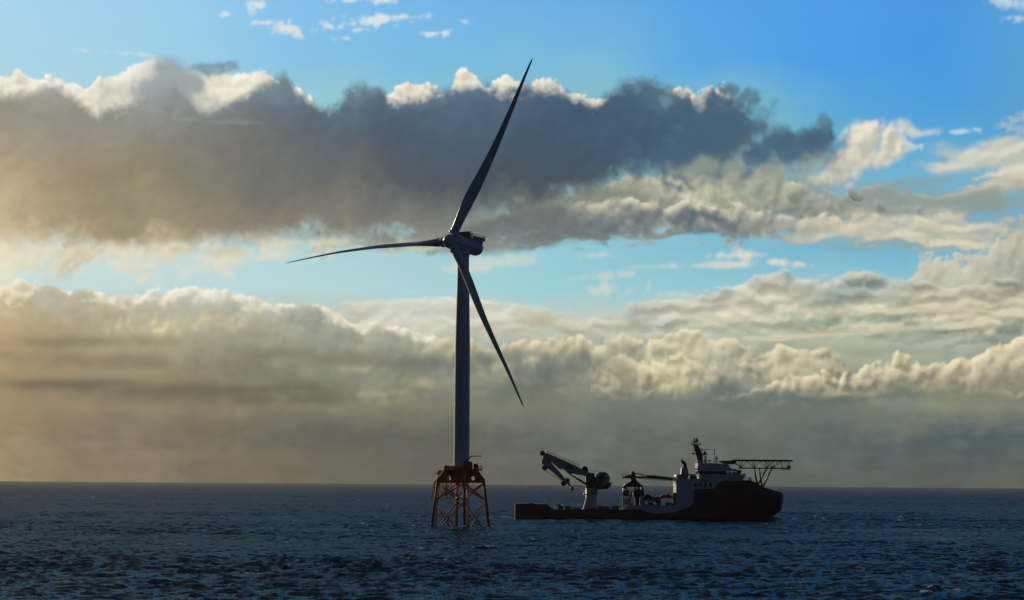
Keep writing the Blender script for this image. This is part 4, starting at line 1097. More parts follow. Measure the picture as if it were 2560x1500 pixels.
for t in ts:
    xt = TX[0] + t * (TX[-1] - TX[0])
    zt_ = float(np.interp(xt, TX, TZ))
    side = []
    for f in levels:
        zlow = {0.0: ZK, 0.25: -2.0, 0.46: 0.0, 0.54: 0.9}.get(f)
        z = zlow if zlow is not None else 0.9 + (zt_ - 0.9) * (f - 0.54) / 0.46
        xs_ = float(np.interp(z, SZ, SXX))
        x = TX[0] + t * (xs_ - TX[0])
        hi = min(1.0, max(0.0, (z + 1) / 12.0))
        t0_ = 0.70 + 0.08 * hi
        s = max(0.0, (t - t0_) / (1 - t0_))
        b = HB * max(0.0, 1 - s ** (1.7 + 0.9 * hi)) ** (0.85 - 0.25 * hi)
        b *= 1.0 - 0.06 * max(0.0, -z / 5.0)
        if t < 0.008: b -= 0.7 * (1 - math.sqrt(max(0.0, 1 - (1 - t / 0.008) ** 2)))
        side.append((x, b, z))
    rings.append([(x, -b, z) for x, b, z in side] + [(x, b, z) for x, b, z in reversed(side)])
hm = MB().loft(rings, smooth=False, cap=False)
m_ = len(levels)
hm.f.append(tuple(range(2 * m_))); hm.s.append(False)
hull = hm.build('hull', M_HULL, ship)
hull.data.materials.append(M_BOOT)
for p in hull.data.polygons:
    if p.center.z < 0.55: p.material_index = 1
dkz = sp(1450, 1273.6).z
ins = [(TX[0] + 0.9, -HB + 0.1), (sp(1700, 1270).x, -HB + 0.1), (sp(1700, 1270).x, HB - 0.1), (TX[0] + 0.9, HB - 0.1)]
MB().slab(ins, dkz - 0.5, dkz - 0.03).build('deck', M_DECK, hull)
foc = [(x, y) for x, y, z in []]
fd = []
for t in np.linspace(0.80, 0.995, 16):
    xt = TX[0] + t * (TX[-1] - TX[0]); fd.append((xt, float(np.interp(xt, TX, TZ)) - 0.35))
fm = MB()
for (xa, za), (xb, zb) in zip(fd, fd[1:]):
    def hbw(x):
        t = (x - TX[0]) / (TX[-1] - TX[0]); s = max(0.0, (t - 0.78) / 0.22); return HB * max(0.0, 1 - s ** 2.6) ** 0.6 - 0.08
    a_, b_ = max(hbw(xa), 0.05), max(hbw(xb), 0.05)
    fm._add([(xa, -a_, za), (xb, -b_, zb), (xb, b_, zb), (xa, a_, za)], [(0, 1, 2, 3)])
fm.build('foredeck', M_WHITE, hull)
bc = sp(1934, 1300, 0)
MB().lathe([(-9.0, 0.5), (-6, 1.7), (-3, 2.3), (0, 2.5), (2.0, 2.3), (3.6, 1.7), (4.5, 0.9), (4.85, 0.05)], (bc.x, 0, -1.1), (1, 0, 0), 24).build('bulbous_bow', M_BOOT, hull)
for a in (1432, 1650, 1656): 
    q = sp(a, 1280 if a < 1500 else 1298); MB().lathe([(0, 0.22), (0.1, 0.22)], (q.x, -HB - 0.06, q.z), (0, 1, 0), 12).build('scupper', M_YELL2, hull)
rec = MB().prism(xz([(1735, 1223.5), (1735, 1249), (1740, 1251), (1788, 1250), (1788, 1223.5)]), -HB - 0.05, -HB + 0.3).build('boat_recess_shade', M_BLACK, hull)  # flat black plate stands in for the shade inside the recess
MB().prism(xz([(1740, 1228), (1740, 1244.5), (1782, 1244.5), (1784, 1228)]), -HB - 0.09, -HB - 0.02).build('recess_shutter', M_HULL, rec)
# white sided bulwark amidships
MB().prism(xz([(1564, 1272), (1571, 1263.8), (1692, 1263.4), (1692, 1284.5), (1640, 1284.5), (1604, 1275), (1564, 1275)]), -HB + 0.03, -HB + 0.35).build('bulwark', M_WHITE, hull)
MB().prism(xz([(1564, 1272), (1571, 1263.8), (1692, 1263.4), (1692, 1284.5), (1640, 1284.5), (1604, 1275), (1564, 1275)]), HB - 0.35, HB - 0.03).build('bulwark', M_WHITE, hull)

# --- accommodation block
acc = MB().prism(xz([(1690.5, 1285), (1690.5, 1201.5), (1700, 1199), (1728, 1197), (1752, 1196.4), (1752, 1192), (1862, 1192), (1858, 1200), (1840, 1203), (1812, 1206), (1798, 1216), (1794, 1240), (1735, 1285)]), -HB + 0.05, HB - 0.05)
blk = acc.build('accommodation', M_WHITE, ship)
for a in (1739, 1751, 1764, 1776):
    q = sp(a, 1212)
    w = MB().box((q.x, -HB + 0.03, q.z), (1.25, 0.1, 1.8)).build('window', M_WIN, blk)
    MB().box((q.x, -HB + 0.06, q.z), (1.5, 0.06, 2.05)).build('window_frame', M_GREYW, w) if False else None
q0 = sp(1762.5, 1201.2)
MB().box((q0.x, -HB + 0.02, q0.z), (2.9, 0.08, 0.5)).build('name_board', M_NAVY, blk)
sl = MB()
for a, b, c, d in ((1752, 1866, 1190, 1192.3), (1850, 1879.5, 1200.2, 1202)):
    p, q = sp(a, c), sp(b, d)
    sl.slab([(p.x, -HB - 0.2), (q.x, -HB + 1.5), (q.x, HB - 1.5), (p.x, HB + 0.2)], q.z, p.z)
sl.build('deck_edge', M_WHITE, blk)
p, q, r_ = sp(1842, 1190), sp(1865, 1190), sp(1879, 1200.4)
MB().rail([(p.x, -HB, p.z), (q.x, -HB + 1.2, q.z), (q.x, HB - 1.2, q.z), (p.x, HB, p.z)], 1.2, 0.05, 1.3, 3).build('railing', M_WHITE, blk)
pr = sp(1857, 1200.4)
MB().rail([(pr.x, -HB + 0.4, pr.z), (r_.x, -HB + 1.6, r_.z), (r_.x, HB - 1.6, r_.z)], 1.2, 0.05, 1.3, 3).build('railing', M_WHITE, blk)

# --- wheelhouse
YB = 10.2
top_blk = MB().prism(xz([(1746, 1177.4), (1745, 1158), (1769, 1157.4), (1792, 1158), (1822, 1161.5), (1826, 1170.5), (1838, 1173), (1854, 1175.5), (1854, 1177.4)], -YB), -YB, YB)
wh = top_blk.build('wheelhouse', M_WHITE, ship)
for a0, a1 in ((1746, 1815.5), (1844, 1855)):
    b0 = 1747.5 if a0 == 1746 else a0
    MB().prism(xz([(b0 + (3 if a0 == 1746 else 0), 1186), (a0, 1177.6), (a1, 1177.6), (a1 if a0 == 1746 else a1 - 3.5, 1186)], -YB), -YB + 0.1, YB - 0.1).build('window_band', M_WIN, wh)
for a in (1815.5, 1824.5, 1834.5, 1844):
    q, q2 = sp(a, 1177.6, -YB), sp(a, 1186, -YB)
    for y in (-YB + 0.2, YB - 0.2):
        MB().box((q.x, y, (q.z + q2.z) / 2), (0.3, 0.25, q.z - q2.z)).build('mullion', M_BLACK, wh)
gl0, gl1 = sp(1815.5, 1178.6, -YB), sp(1844, 1185, -YB)
for y in (-YB + 0.22, YB - 0.22):
    MB().box(((gl0.x + gl1.x) / 2, y, (gl0.z + gl1.z) / 2), (gl1.x - gl0.x, 0.04, gl0.z - gl1.z)).build('window', M_GREEN, wh)
s0, s1 = sp(1815.5, 1184.6, -YB), sp(1844, 1186, -YB)
MB().box(((s0.x + s1.x) / 2, 0, (s0.z + s1.z) / 2), (s1.x - s0.x, 2 * YB - 0.4, s0.z - s1.z)).build('sill', M_BLACK, wh)
MB().prism(xz([(1751, 1192), (1750.5, 1186.2), (1851, 1186.2), (1859, 1188.6), (1860, 1192)], -YB), -YB - 0.3, YB + 0.3).build('bridge_wing', M_WHITE, wh)
pw = sp(1745, 1157, -YB); pw2 = sp(1772, 1157, -YB)
MB().rail([(pw.x, -YB + 0.2, pw.z), (pw2.x, -YB + 0.2, pw2.z)], 1.2, 0.05, 1.2, 3).build('railing', M_WHITE, wh)
ru = sp(1742, 1173, -YB)
MB().box((ru.x, -YB + 0.3, ru.z), (1.5, 0.5, 0.7)).build('life_ring_rack', M_ORANGE, wh)

# --- funnel deck and funnel
YF = 7.0
fdm = MB().prism(xz([(1690, 1191), (1691, 1187), (1704, 1185.4), (1743, 1185.4), (1738, 1189.2), (1700, 1189.4), (1698, 1192)], -YF), -YF, YF)
fdk = fdm.build('funnel_deck', M_GREYW, ship)
MB().prism(xz([(1691, 1202), (1691, 1194), (1699, 1189), (1720, 1189), (1721, 1200), (1700, 1200.5)], -YF), -YF + 0.3, YF - 0.3).build('funnel_house', M_GREYW, fdk)
pp = sp(1738.5, 1190, -YF)
for y in (-YF + 0.6, YF - 0.6):
    MB().tube((pp.x, y, pp.z), (pp.x - 0.6, y, sp(1735, 1199, -YF).z), 0.2, 0.2, 8).build('post', M_GREYW, fdk)
MB().prism(xz([(1702.5, 1185.6), (1704.5, 1169), (1719, 1168.5), (1722, 1185.6)], -3.5), -3.4, 3.4).build('funnel_casing', M_GREYW, fdk)
fn = MB()
for y in (-2.2, 2.2):
    fn.prism(xz([(1708.5, 1177.5), (1708, 1162), (1703, 1155.5), (1709.5, 1150.5), (1717, 1160), (1718, 1177.5)], y - 0.9), y - 0.9, y + 0.9)
for y in (-2.2, 2.2):
    q = sp(1706, 1153, y); fn.tube((q.x, y, q.z - 0.4), (q.x - 0.5, y, q.z + 0.9), 0.45, 0.45, 10)
fn.prism(xz([(1709, 1177.5), (1709, 1166), (1717, 1166), (1718, 1177.5)], -1.3), -1.3, 1.3)
fn.build('funnel', M_BLACK, fdk)
for a in (1728.5, 1736.5):
    q = sp(a, 1194.5, -4); MB().ball((q.x, -5.0, q.z + 0.1), 0.95).build('gas_tank', M_BLACK, blk)
q = sp(1755, 1194.5, -9); MB().box((q.x, -9.5, q.z), (1.8, 1.2, 0.8)).tube((q.x - 0.6, -9.5, q.z), (q.x - 0.6, -9.5, q.z + 0.9), 0.1).build('mooring_winch', M_YELL2, blk)

# --- helideck on its lattice
YH = 10.5
hx0, hx1, hz = sp(1800, 1151, 0).x, sp(1978, 1149.5, 0).x, sp(1890, 1149.4, 0).z
cx_, rx_ = (sp(1833, 1150, 0).x + hx1) / 2, (hx1 - sp(1833, 1150, 0).x) / 2
hdm = MB()
oct_ = [(cx_ + rx_ * 1.02 * max(-1, min(1, 1.08 * math.cos(math.pi / 8 + k * math.pi / 4))), YH * max(-1, min(1, 1.08 * math.sin(math.pi / 8 + k * math.pi / 4)))) for k in range(8)]
hdm.slab(oct_, hz - 0.75, hz)
net = [(cx_ + (x - cx_) * 1.10, y * 1.10) for x, y in oct_]
hdm.slab(net, hz - 0.12, hz - 0.06)
heli = hdm.build('helideck', M_TRUSS, ship)
MB().prism(xz([(1795, 1152), (1836, 1151), (1842, 1156), (1836, 1161), (1812, 1160)], -4), -4, 4).build('access_bridge', M_TRUSS, heli)
tr = MB()
zt2, zb2 = hz - 0.7, sp(1900, 1170.5, -5).z
nodes_t = [1842, 1861, 1884, 1906, 1930, 1954, 1972]
for y in (-5.2, 5.2):
    tr.tube((sp(1846, 1170, y).x, y, zb2), (sp(1975, 1170, y).x, y, zb2), 0.24, 0.24, 8)
    tr.tube((sp(1838, 1160, y).x, y, sp(1838, 1159, y).z), (sp(1856, 1170, y).x, y, zb2), 0.2, 0.2, 8)
    for a in (1852, 1885, 1917, 1930):
        xb = sp(a, 1170, y).x
        for da in (-17, -6, 5, 16):
            if a + da < 1958: tr.tube((xb, y, zb2), (sp(a + da, 1170, y).x, y, zt2), 0.13, 0.13, 6)
    for a in (1954.5, 1962, 1968, 1974):
        tr.tube((sp(a, 1170, y).x, y, zb2), (sp(a, 1170, y).x, y, zt2), 0.12, 0.12, 6)
    tr.tube((sp(1932, 1170, y).x, y, zb2), (sp(1953, 1170, y).x, y, zt2), 0.15, 0.15, 6)
for a in (1852, 1885, 1917, 1954, 1974):
    x = sp(a, 1170, 0).x
    tr.tube((x, -5.2, zb2), (x, 5.2, zb2), 0.18, 0.18, 6)
    tr.tube((x, -5.2, zb2), (x, 5.2, zt2), 0.12, 0.12, 6)
tr.build('truss', M_TRUSS, heli)
for (a, b, c, d) in ((1885.6, 1171, 1893, 1209), (1898, 1171, 1905.5, 1217), (1917, 1171, 1894, 1210), (1930, 1171, 1906, 1216.5)):
    for y in (-5.2, 5.2):
        p, q = sp(a, b, y), sp(c, d, y)
        MB().tube((p.x, y, zb2), (q.x, y * 0.62, q.z - 0.6), 0.30, 0.30, 10).build('strut', M_TRUSS, heli)
e0, e1 = sp(1954.5, 1171.5, -5), sp(1975, 1175.5, -5)
MB().slab([(e0.x, -5.6), (e1.x, -5.6), (e1.x, -3.0), (e0.x, -3.0)], e1.z, e1.z + 0.25).rail([(e0.x, -5.5, e1.z), (e1.x, -5.5, e1.z)], 1.1, 0.06, 1.3, 2).build('catwalk', M_TRUSS, heli)
eb = sp(1972, 1167, -5)
MB().box((eb.x, -5.4, eb.z), (1.5, 1.0, 1.5)).build('foam_monitor_box', M_GREYW, heli)

# --- main mast with aerials
mast = MB().prism(xz([(1744, 1157.4), (1741, 1139), (1735.5, 1119), (1733.5, 1113.5), (1742, 1113), (1746, 1114.5), (1752, 1126), (1757.5, 1137), (1757, 1157.4)], -1.6), -1.6, 1.6).build('mast', M_BLACK, ship)
for (a, b, c, th) in ((1727, 1751, 1112.6, 0.3), (1728.5, 1742, 1134.4, 0.45), (1733, 1755.5, 1126.5, 0.3), (1757, 1768, 1137.3, 0.3)):
    p, q = sp(a, c, 0), sp(b, c, 0)
    MB().box(((p.x + q.x) / 2, 0, p.z), (q.x - p.x, 3.4, th)).rail([(p.x, -1.6, p.z), (q.x, -1.6, q.z)], 0.9, 0.06, 1.2, 2).build('mast_platform', M_BLACK, mast)
p, q = sp(1717, 1110.2, -0.8), sp(1756, 1110.6, -0.8)
MB().tube((p.x, -0.8, p.z), (q.x, -0.8, q.z), 0.08, 0.08, 6).build('yard', M_GALV, mast)
ant = MB()
for (a, b, c) in ((1729.5, 1112, 1097), (1733, 1112, 1094), (1737, 1112, 1090.5), (1741, 1112, 1093), (1744.5, 1112, 1096), (1749, 1112, 1104), (1722, 1111, 1108), (1753, 1111, 1108), (1731, 1134, 1128)):
    ant = MB()
    p, q = sp(a, b, -0.8), sp(a, c, -0.8)
    ant.tube((p.x, -0.8, p.z), (q.x, -0.8, q.z), 0.07, 0.05, 6)
    ant.build('aerial', M_BLACK, mast)
for (a, b, r, m) in ((1736.5, 1103.5, 0.62, M_RADOME), (1732, 1104, 0.38, M_RADOME), (1740.5, 1097.5, 0.5, M_GALV), (1735, 1097, 0.35, M_BLACK)):
    q = sp(a, b, -0.8); MB().ball((q.x, -0.9, q.z), r, 14, 1.3).tube((q.x, -0.9, q.z - 1.6), (q.x, -0.9, q.z), 0.12, 0.12, 6).build('radome', m, mast)
q = sp(1742.5, 1101.5, 0); MB().box((q.x, 0, q.z), (1.1, 1.0, 1.4)).tube((q.x - 0.3, 0, q.z - 2.0), (q.x - 0.3, 0, q.z), 0.2).build('signal_lamp', M_BLACK, mast)
rb0, rb1, rbm = sp(1752.5, 1123, -1), sp(1774, 1123, -1), sp(1762, 1123, -1)
rad = MB().box(((rb0.x + rb1.x) / 2, -1, rb0.z), (rb1.x - rb0.x, 0.25, 0.28)).tube((rbm.x, -1, rbm.z), (rbm.x, -1, sp(1762, 1131, -1).z), 0.22, 0.3, 8).box((rbm.x, -1, sp(1762, 1133, -1).z), (1.2, 1.0, 1.3))
rad.build('radar_scanner', M_NAVY, mast)
q = sp(1763, 1143.4, -1); MB().ball((q.x, -2, q.z), 0.68).build('radome', M_RADOME, mast)
q2 = sp(1763, 1157, -1); MB().tube((q.x, -2, q2.z), (q.x, -2, q.z), 0.5, 0.35, 10).box((q.x, -2, q2.z + 0.5), (1.8, 1.5, 1.0)).build('radome_stand', M_GALV, mast)
pz0, pz1 = sp(1786, 1157.6, -2), sp(1786, 1123.5, -2)
pole = MB()
MB().tube((pz0.x, -2, pz0.z), (pz0.x, -2, pz1.z), 0.16, 0.14, 8).build('signal_pole', M_RED, wh)
for b in (1125, 1133.5):
    q = sp(1786, b, -2); MB().ball((q.x, -2, q.z), 0.36, 12, 1.2).build('signal_ball', M_BLACK, wh)
q = sp(1790, 1145.5, -2); MB().ball((q.x, -3.2, q.z), 0.85).tube((q.x, -3.2, sp(1790, 1157, -2).z), (q.x, -3.2, q.z), 0.45, 0.4, 10).build('radome', M_RADOME, wh)
q = sp(1774, 1152, -3); MB().box((q.x, -4, q.z), (1.3, 0.9, 0.55)).tube((q.x, -4, sp(1774, 1157.6, -3).z), (q.x, -4, q.z), 0.18).build('searchlight', M_BLACK, wh)

# --- big knuckle-boom crane aft
YC = -2.0
crane = bpy.data.objects.new('deck_crane', None)
C.objects.link(crane); crane.parent = ship


def cp(a, b): return sp(a, b, YC)


pc = cp(1478.4, 1240)
cz = lambda b: cp(1478, b).z
ped = MB().lathe([(cz(1274), 2.9), (cz(1266), 2.85), (cz(1247), 2.72), (cz(1219), 2.72)], (pc.x, YC, 0), (0, 0, 1), 36)
ped.prism([(q.x, q.z) for q in (cp(1457, 1273.4), (cp(1464.6, 1247)), cp(1468, 1247), cp(1468, 1273.4))], YC - 1.6, YC + 1.6)
ped.build('pedestal', M_WHITE, crane)
ring = MB().lathe([(cz(1235.4), 3.9), (cz(1234), 3.9)], (pc.x, YC, 0), (0, 0, 1), 30)
rp = [(pc.x + 3.8 * math.cos(k * math.pi / 8), YC + 3.8 * math.sin(k * math.pi / 8), cz(1234)) for k in range(16)]
ring.rail(rp, 1.2, 0.05, 2.0, 2, True).build('pedestal_walkway', M_GALV, crane)
hs = MB().prism([(q.x, q.z) for q in (cp(1464, 1219.5), cp(1464, 1190), cp(1473, 1184), cp(1485, 1183), cp(1486, 1192), cp(1494, 1196), cp(1527, 1208), cp(1528, 1213), cp(1520, 1222), cp(1494, 1224.5), cp(1490, 1219.5))], YC - 3.0, YC + 3.0)
hs.build('slewing_house', M_BLACK, crane)
d_ = cp(1506.5, 1197)
MB().lathe([(-3.3, 3.3), (-3.1, 3.3), (-3.05, 2.6), (3.05, 2.6), (3.1, 3.3), (3.3, 3.3)], (d_.x, YC, d_.z), (0, 1, 0), 36).build('winch_drum', M_GREYW, crane)
MB().lathe([(-3.42, 1.0), (-3.3, 1.3), (3.3, 1.3), (3.42, 1.0)], (d_.x, YC, d_.z), (0, 1, 0), 20).prism([(q.x, q.z) for q in (cp(1491, 1213), cp(1495, 1192), cp(1512, 1181), cp(1514, 1183), cp(1500, 1197), cp(1507, 1213))], YC - 3.6, YC - 3.45).build('winch_frame', M_BLACK, crane)
p, q = cp(1500, 1212), cp(1528, 1210)
MB().rail([(p.x, YC - 3.1, q.z), (q.x, YC - 3.1, q.z), (q.x, YC + 3.1, q.z)], 1.2, 0.06, 1.4, 2).build('railing', M_BLACK, crane)


def cprism(name, pts, w, m, par, off=0.0):
    return MB().prism([(q.x, q.z) for q in (cp(a, b) for a, b in pts)], YC - w + off, YC + w + off).build(name, m, par)


boom = cprism('boom', [(1362, 1133.5), (1367.5, 1132.6), (1413, 1152.4), (1445.5, 1168.4), (1470, 1180), (1484, 1183.5), (1484, 1192), (1463, 1190), (1432.5, 1184.4), (1423, 1186), (1416, 1179.6), (1408, 1173), (1397, 1172), (1373, 1149), (1361, 1141)], 1.5, M_GREYW, crane)
jib = cprism('jib', [(1361, 1134), (1366, 1140), (1370, 1147), (1384, 1163.5), (1396, 1176), (1409, 1192), (1427, 1212), (1432.5, 1219.5), (1428, 1220), (1413, 1205.6), (1404, 1200), (1384, 1182), (1373, 1174), (1356, 1160), (1354, 1153), (1358, 1142)], 0.95, M_GREYW, crane)
cprism('emblem', [(1413, 1163.5), (1417, 1160.5), (1431, 1166), (1436, 1170.5), (1430, 1174.5), (1418, 1171)], 0.03, M_NAVY, boom, -1.52)
cprism('emblem_mark', [(1420, 1167.5), (1424.5, 1164.8), (1428.5, 1169), (1424, 1172)], 0.03, M_RED, boom, -1.56)
bt = MB()
pts = [cp(a, b) for a, b in ((1369, 1133), (1413, 1152.2), (1446, 1168.2))]
for y in (YC - 1.4, YC + 1.4):
    bt.rail([(p.x, y, p.z) for p in pts], 1.2, 0.05, 1.4, 2)
bt.build('boom_railing', M_BLACK, boom)
cprism('boom_walkway', [(1366, 1132.5), (1413, 1152.2), (1446, 1168.2), (1446, 1170), (1413, 1154), (1366, 1134.4)], 1.56, M_BLACK, boom)


def sheave(a, b, r, w, m, par, name='sheave'):
    q = cp(a, b)
    MB().lathe([(-w, r), (-w * 0.6, r), (-w * 0.5, r * 0.86), (w * 0.5, r * 0.86), (w * 0.6, r), (w, r)], (q.x, YC, q.z), (0, 1, 0), 28).build(name, m, par)


sheave(1356, 1133, 1.2, 0.9, M_NAVY, boom)
sheave(1461.8, 1173.6, 1.5, 1.3, M_NAVY, boom, 'boom_winch')
cprism('winch_bed', [(1453, 1173), (1456, 1170), (1470, 1176), (1471, 1183), (1453, 1176)], 1.3, M_BLACK, boom)
sheave(1362, 1169.6, 1.25, 0.8, M_BLACK, jib)
sheave(1409, 1208.4, 1.3, 0.8, M_BLACK, jib)
sheave(1418.5, 1201.6, 1.2, 0.8, M_BLACK, jib)
a_, b_ = cp(1424, 1184.5), cp(1465, 1210.5)
for y in (YC - 1.0, YC + 1.0):
    rm_ = a_.lerp(b_, 0.45)
    MB().tube((rm_.x, y, rm_.z), (b_.x, y, b_.z), 0.5, 0.5, 14).tube((a_.x, y, a_.z), (rm_.x, y, rm_.z), 0.32, 0.32, 12).build('luffing_ram', M_RUST, crane)
a_, b_ = cp(1368, 1144.5), cp(1393, 1166)
MB().tube((a_.x, YC, a_.z), (b_.x, YC, b_.z), 0.35, 0.3, 10).build('jib_ram', M_YELL2, crane)
wr = [[(1351.5, 1134), (1354, 1150), (1356, 1168)], [(1360, 1175.5), (1384, 1190.5), (1404, 1201)], [(1432, 1213), (1445, 1215), (1464, 1218.5)], [(1466, 1172), (1485, 1178), (1505, 1181)], [(1363, 1133), (1380, 1135), (1372, 1133)], [(1430.5, 1220), (1430.2, 1240)]]
for k, w in enumerate(wr):
    if k == 4: continue
    MB().path([tuple(cp(a, b)) for a, b in w], 0.09 if k != 1 else 0.12, 6).build('wire_rope', M_BLACK, crane)
ld = MB().tube(cp(1363.5, 1172.5), cp(1404, 1198), 0.05, 0.05, 5)
for f in np.linspace(0, 1, 7):
    p = cp(1360 + 44 * f, 1175.5 + 25.5 * f); q = cp(1364 + 40 * f, 1173.5 + 24 * f + 3 * math.sin(f * 3.1))
    ld.tube(p, q + Vector((0.35, 0, 0.8)), 0.06, 0.06, 5)
ld.build('jib_ladder', M_BLACK, jib)
q = cp(1430.2, 1221.5); MB().lathe([(-0.9, 0.25), (-0.5, 0.75), (0.6, 0.8), (1.0, 0.4)], (q.x, YC, q.z), (0, 0, 1), 14).build('hook_block', M_BLUE, crane)
q = cp(1430.2, 1243); MB().box((q.x, YC, q.z), (0.45, 0.4, 1.0)).lathe([(-0.9, 0.12), (-0.5, 0.3)], (q.x, YC, q.z), (0, 0, 1), 8).build('hook', M_YELL2, crane)

# --- second crane amidships, its boom resting on the accommodation
YD = -1.0
c2 = bpy.data.objects.new('midship_crane', None)
C.objects.link(c2); c2.parent = ship


def dp(a, b): return sp(a, b, YD)


def dprism(name, pts, w, m, par=None, off=0.0):
    return MB().prism([(q.x, q.z) for q in (dp(a, b) for a, b in pts)], YD - w + off, YD + w + off).build(name, m, par or c2)


dprism('crane_body', [(1575, 1205), (1577, 1195), (1577, 1181), (1588, 1181), (1589, 1196), (1593, 1205), (1605, 1217), (1558, 1218), (1558, 1216.4)], 1.7, M_BLACK)
for y in (-2.6, 2.6):
    for pts in (((1577, 1205), (1558.5, 1216)), ((1589, 1203), (1606, 1217)), ((1559.5, 1217), (1557.5, 1240)), ((1563, 1217), (1570, 1240)), ((1585, 1217), (1592, 1232)), ((1604, 1217), (1609, 1238)), ((1597, 1217), (1586, 1238)), ((1594, 1218), (1603, 1236))):
        p, q = dp(*pts[0]), dp(*pts[1])
        MB().tube((p.x, YD + y, p.z), (q.x, YD + y, q.z), 0.42, 0.42, 8).build('frame_leg', M_BLACK, c2)
dprism('machinery_house', [(1582, 1227), (1590, 1223), (1608, 1225), (1611, 1241), (1583, 1243)], 2.6, M_BLACK)
dprism('control_cabin', [(1560, 1225), (1572, 1224), (1573, 1239), (1559, 1240)], 1.4, M_NAVY)
dprism('winch_house', [(1559, 1246), (1574, 1246), (1574, 1262), (1559, 1262)], 2.2, M_GREYW)
dprism('hydraulic_cabinet', [(1600, 1243), (1611, 1243), (1611, 1273), (1600, 1273)], 2.0, M_BLACK)
dprism('support_column', [(1588, 1241), (1598, 1241), (1598, 1274), (1588, 1274)], 1.2, M_HULL)
for a in (1558, 1575.5, 1604): 
    for y in (-3.0, 3.0):
        p, q = dp(a, 1236), dp(a, 1274)
        MB().box((p.x, YD + y, (p.z + q.z) / 2), (0.6, 0.6, p.z - q.z)).build('support_post', M_YELL2 if a < 1600 else M_WHITE, c2)
dprism('portal_beam', [(1556, 1242), (1582, 1242), (1582, 1244), (1556, 1244)], 3.2, M_WHITE)
p, q = dp(1580, 1226), dp(1576, 1273)
MB().tube((p.x, YD - 2.5, p.z), (q.x - 0.8, YD - 2.5, q.z), 0.35, 0.35, 8).tube((dp(1583, 1257).x, YD - 2.5, dp(1583, 1257).z), (dp(1566, 1272).x, YD - 2.5, dp(1566, 1272).z), 0.3, 0.3, 8).build('access_stair', M_YELL2, c2)
dprism('counter_platform', [(1554.5, 1191.5), (1554.5, 1193), (1557, 1196), (1579, 1196), (1579, 1186), (1570, 1188), (1563, 1191)], 2.0, M_BLACK)
p, q = dp(1554.5, 1191.5), dp(1572, 1191.5)
MB().rail([(q.x, YD - 1.9, p.z), (p.x, YD - 1.9, p.z), (p.x, YD + 1.9, p.z), (q.x, YD + 1.9, p.z)], 1.3, 0.05, 1.2, 3).build('railing', M_BLACK, c2)
dprism('mast_head', [(1577, 1183), (1579, 1179), (1583, 1177), (1584.5, 1178.5), (1582.5, 1181), (1588, 1183)], 0.9, M_BLACK)
dprism('boom', [(1588, 1190.5), (1616, 1191), (1616, 1188), (1637, 1188.5), (1683, 1194), (1683, 1199), (1680, 1202.5), (1678, 1201), (1616, 1196), (1588, 1195)], 0.8, M_BLACK)
dprism('boom_side_panel', [(1600, 1190.8), (1616, 1190.2), (1616, 1193.8), (1602, 1193.4)], 0.03, M_YELL2, None, -0.83)
for (a, b, c, d) in ((1588, 1182.5, 1618, 1189), (1590, 1184.6, 1617, 1189.5), (1588, 1193, 1602, 1196.6), (1602, 1196.6, 1680, 1203)):
    p, q = dp(a, b), dp(c, d); MB().tube((p.x, YD, p.z), (q.x, YD, q.z), 0.11, 0.11, 6).build('stay_wire', M_BLACK, c2)
q = dp(1556, 1217.4); MB().ball((q.x, YD - 2.8, q.z), 0.5).build('floodlight', M_RADOME, c2)
dprism('boom_rest', [(1683.5, 1200), (1684, 1193), (1690, 1194), (1690, 1203), (1684, 1203.4)], 1.0, M_WHITE)

# --- what stands loose on the ship's deck (things of their own)
def deck_box(name, a0, a1, b0, y0, wid, m, label, cat, ribs=True, b1=1273.7, group=None):
    p, q = sp(a0, b0, y0), sp(a1, b1, y0)
    L_, H_ = q.x - p.x, p.z - dkz
    o = S0 + Vector(((p.x + q.x) / 2, y0 + wid / 2, dkz))
    mb = MB().box((0, 0, H_ / 2 + 0.02), (L_ - 0.12, wid - 0.12, H_ - 0.1))
    for sx in (-1, 1):
        for sy in (-1, 1): mb.box((sx * (L_ / 2 - 0.09), sy * (wid / 2 - 0.09), H_ / 2), (0.18, 0.18, H_))
    if ribs:
        n = max(3, int(L_ / 0.45))
        for k in range(n): mb.box((-L_ / 2 + 0.3 + (L_ - 0.6) * k / max(1, n - 1), -wid / 2 + 0.05, H_ / 2), (0.16, 0.09, H_ - 0.3))
    ob = mb.build(name, m)
    ob.location = o
    return tag(ob, label, cat, group)


deck_box('shipping_container', 1494, 1510.5, 1264.4, -9.5, 2.5, M_RUST, 'brown ribbed container standing directly right of the big crane pedestal', 'container')
deck_box('shipping_container', 1511.5, 1522.5, 1265.5, -9.0, 2.5, M_NAVY, 'dark container between two brown ones on the ship deck', 'container')
deck_box('shipping_container', 1528.5, 1547, 1264.2, -9.5, 2.5, M_RUST, 'brown container farthest right on the open ship deck', 'container')
deck_box('tool_locker', 1521.5, 1528, 1267, -9.8, 2.2, M_WHITE, 'small pale locker between dark and brown containers on deck', 'locker', False)
deck_box('shipping_container', 1413, 1427, 1265, -9.0, 2.5, M_NAVY, 'dark blue container on deck below the crane hook', 'container')
deck_box('cargo_basket', 1434, 1452, 1268, -9.2, 2.4, M_RED, 'low red cargo basket just left of the big crane pedestal', 'basket')
deck_box('tool_locker', 1428.5, 1433, 1267, -9.6, 2.0, M_WHITE, 'tiny white locker left of the low red cargo basket', 'locker', False)
deck_box('equipment_skid', 1395, 1408, 1264.6, -9.0, 3.0, M_BLACK, 'black equipment skid beside the sloping red frame aft', 'skid', False)
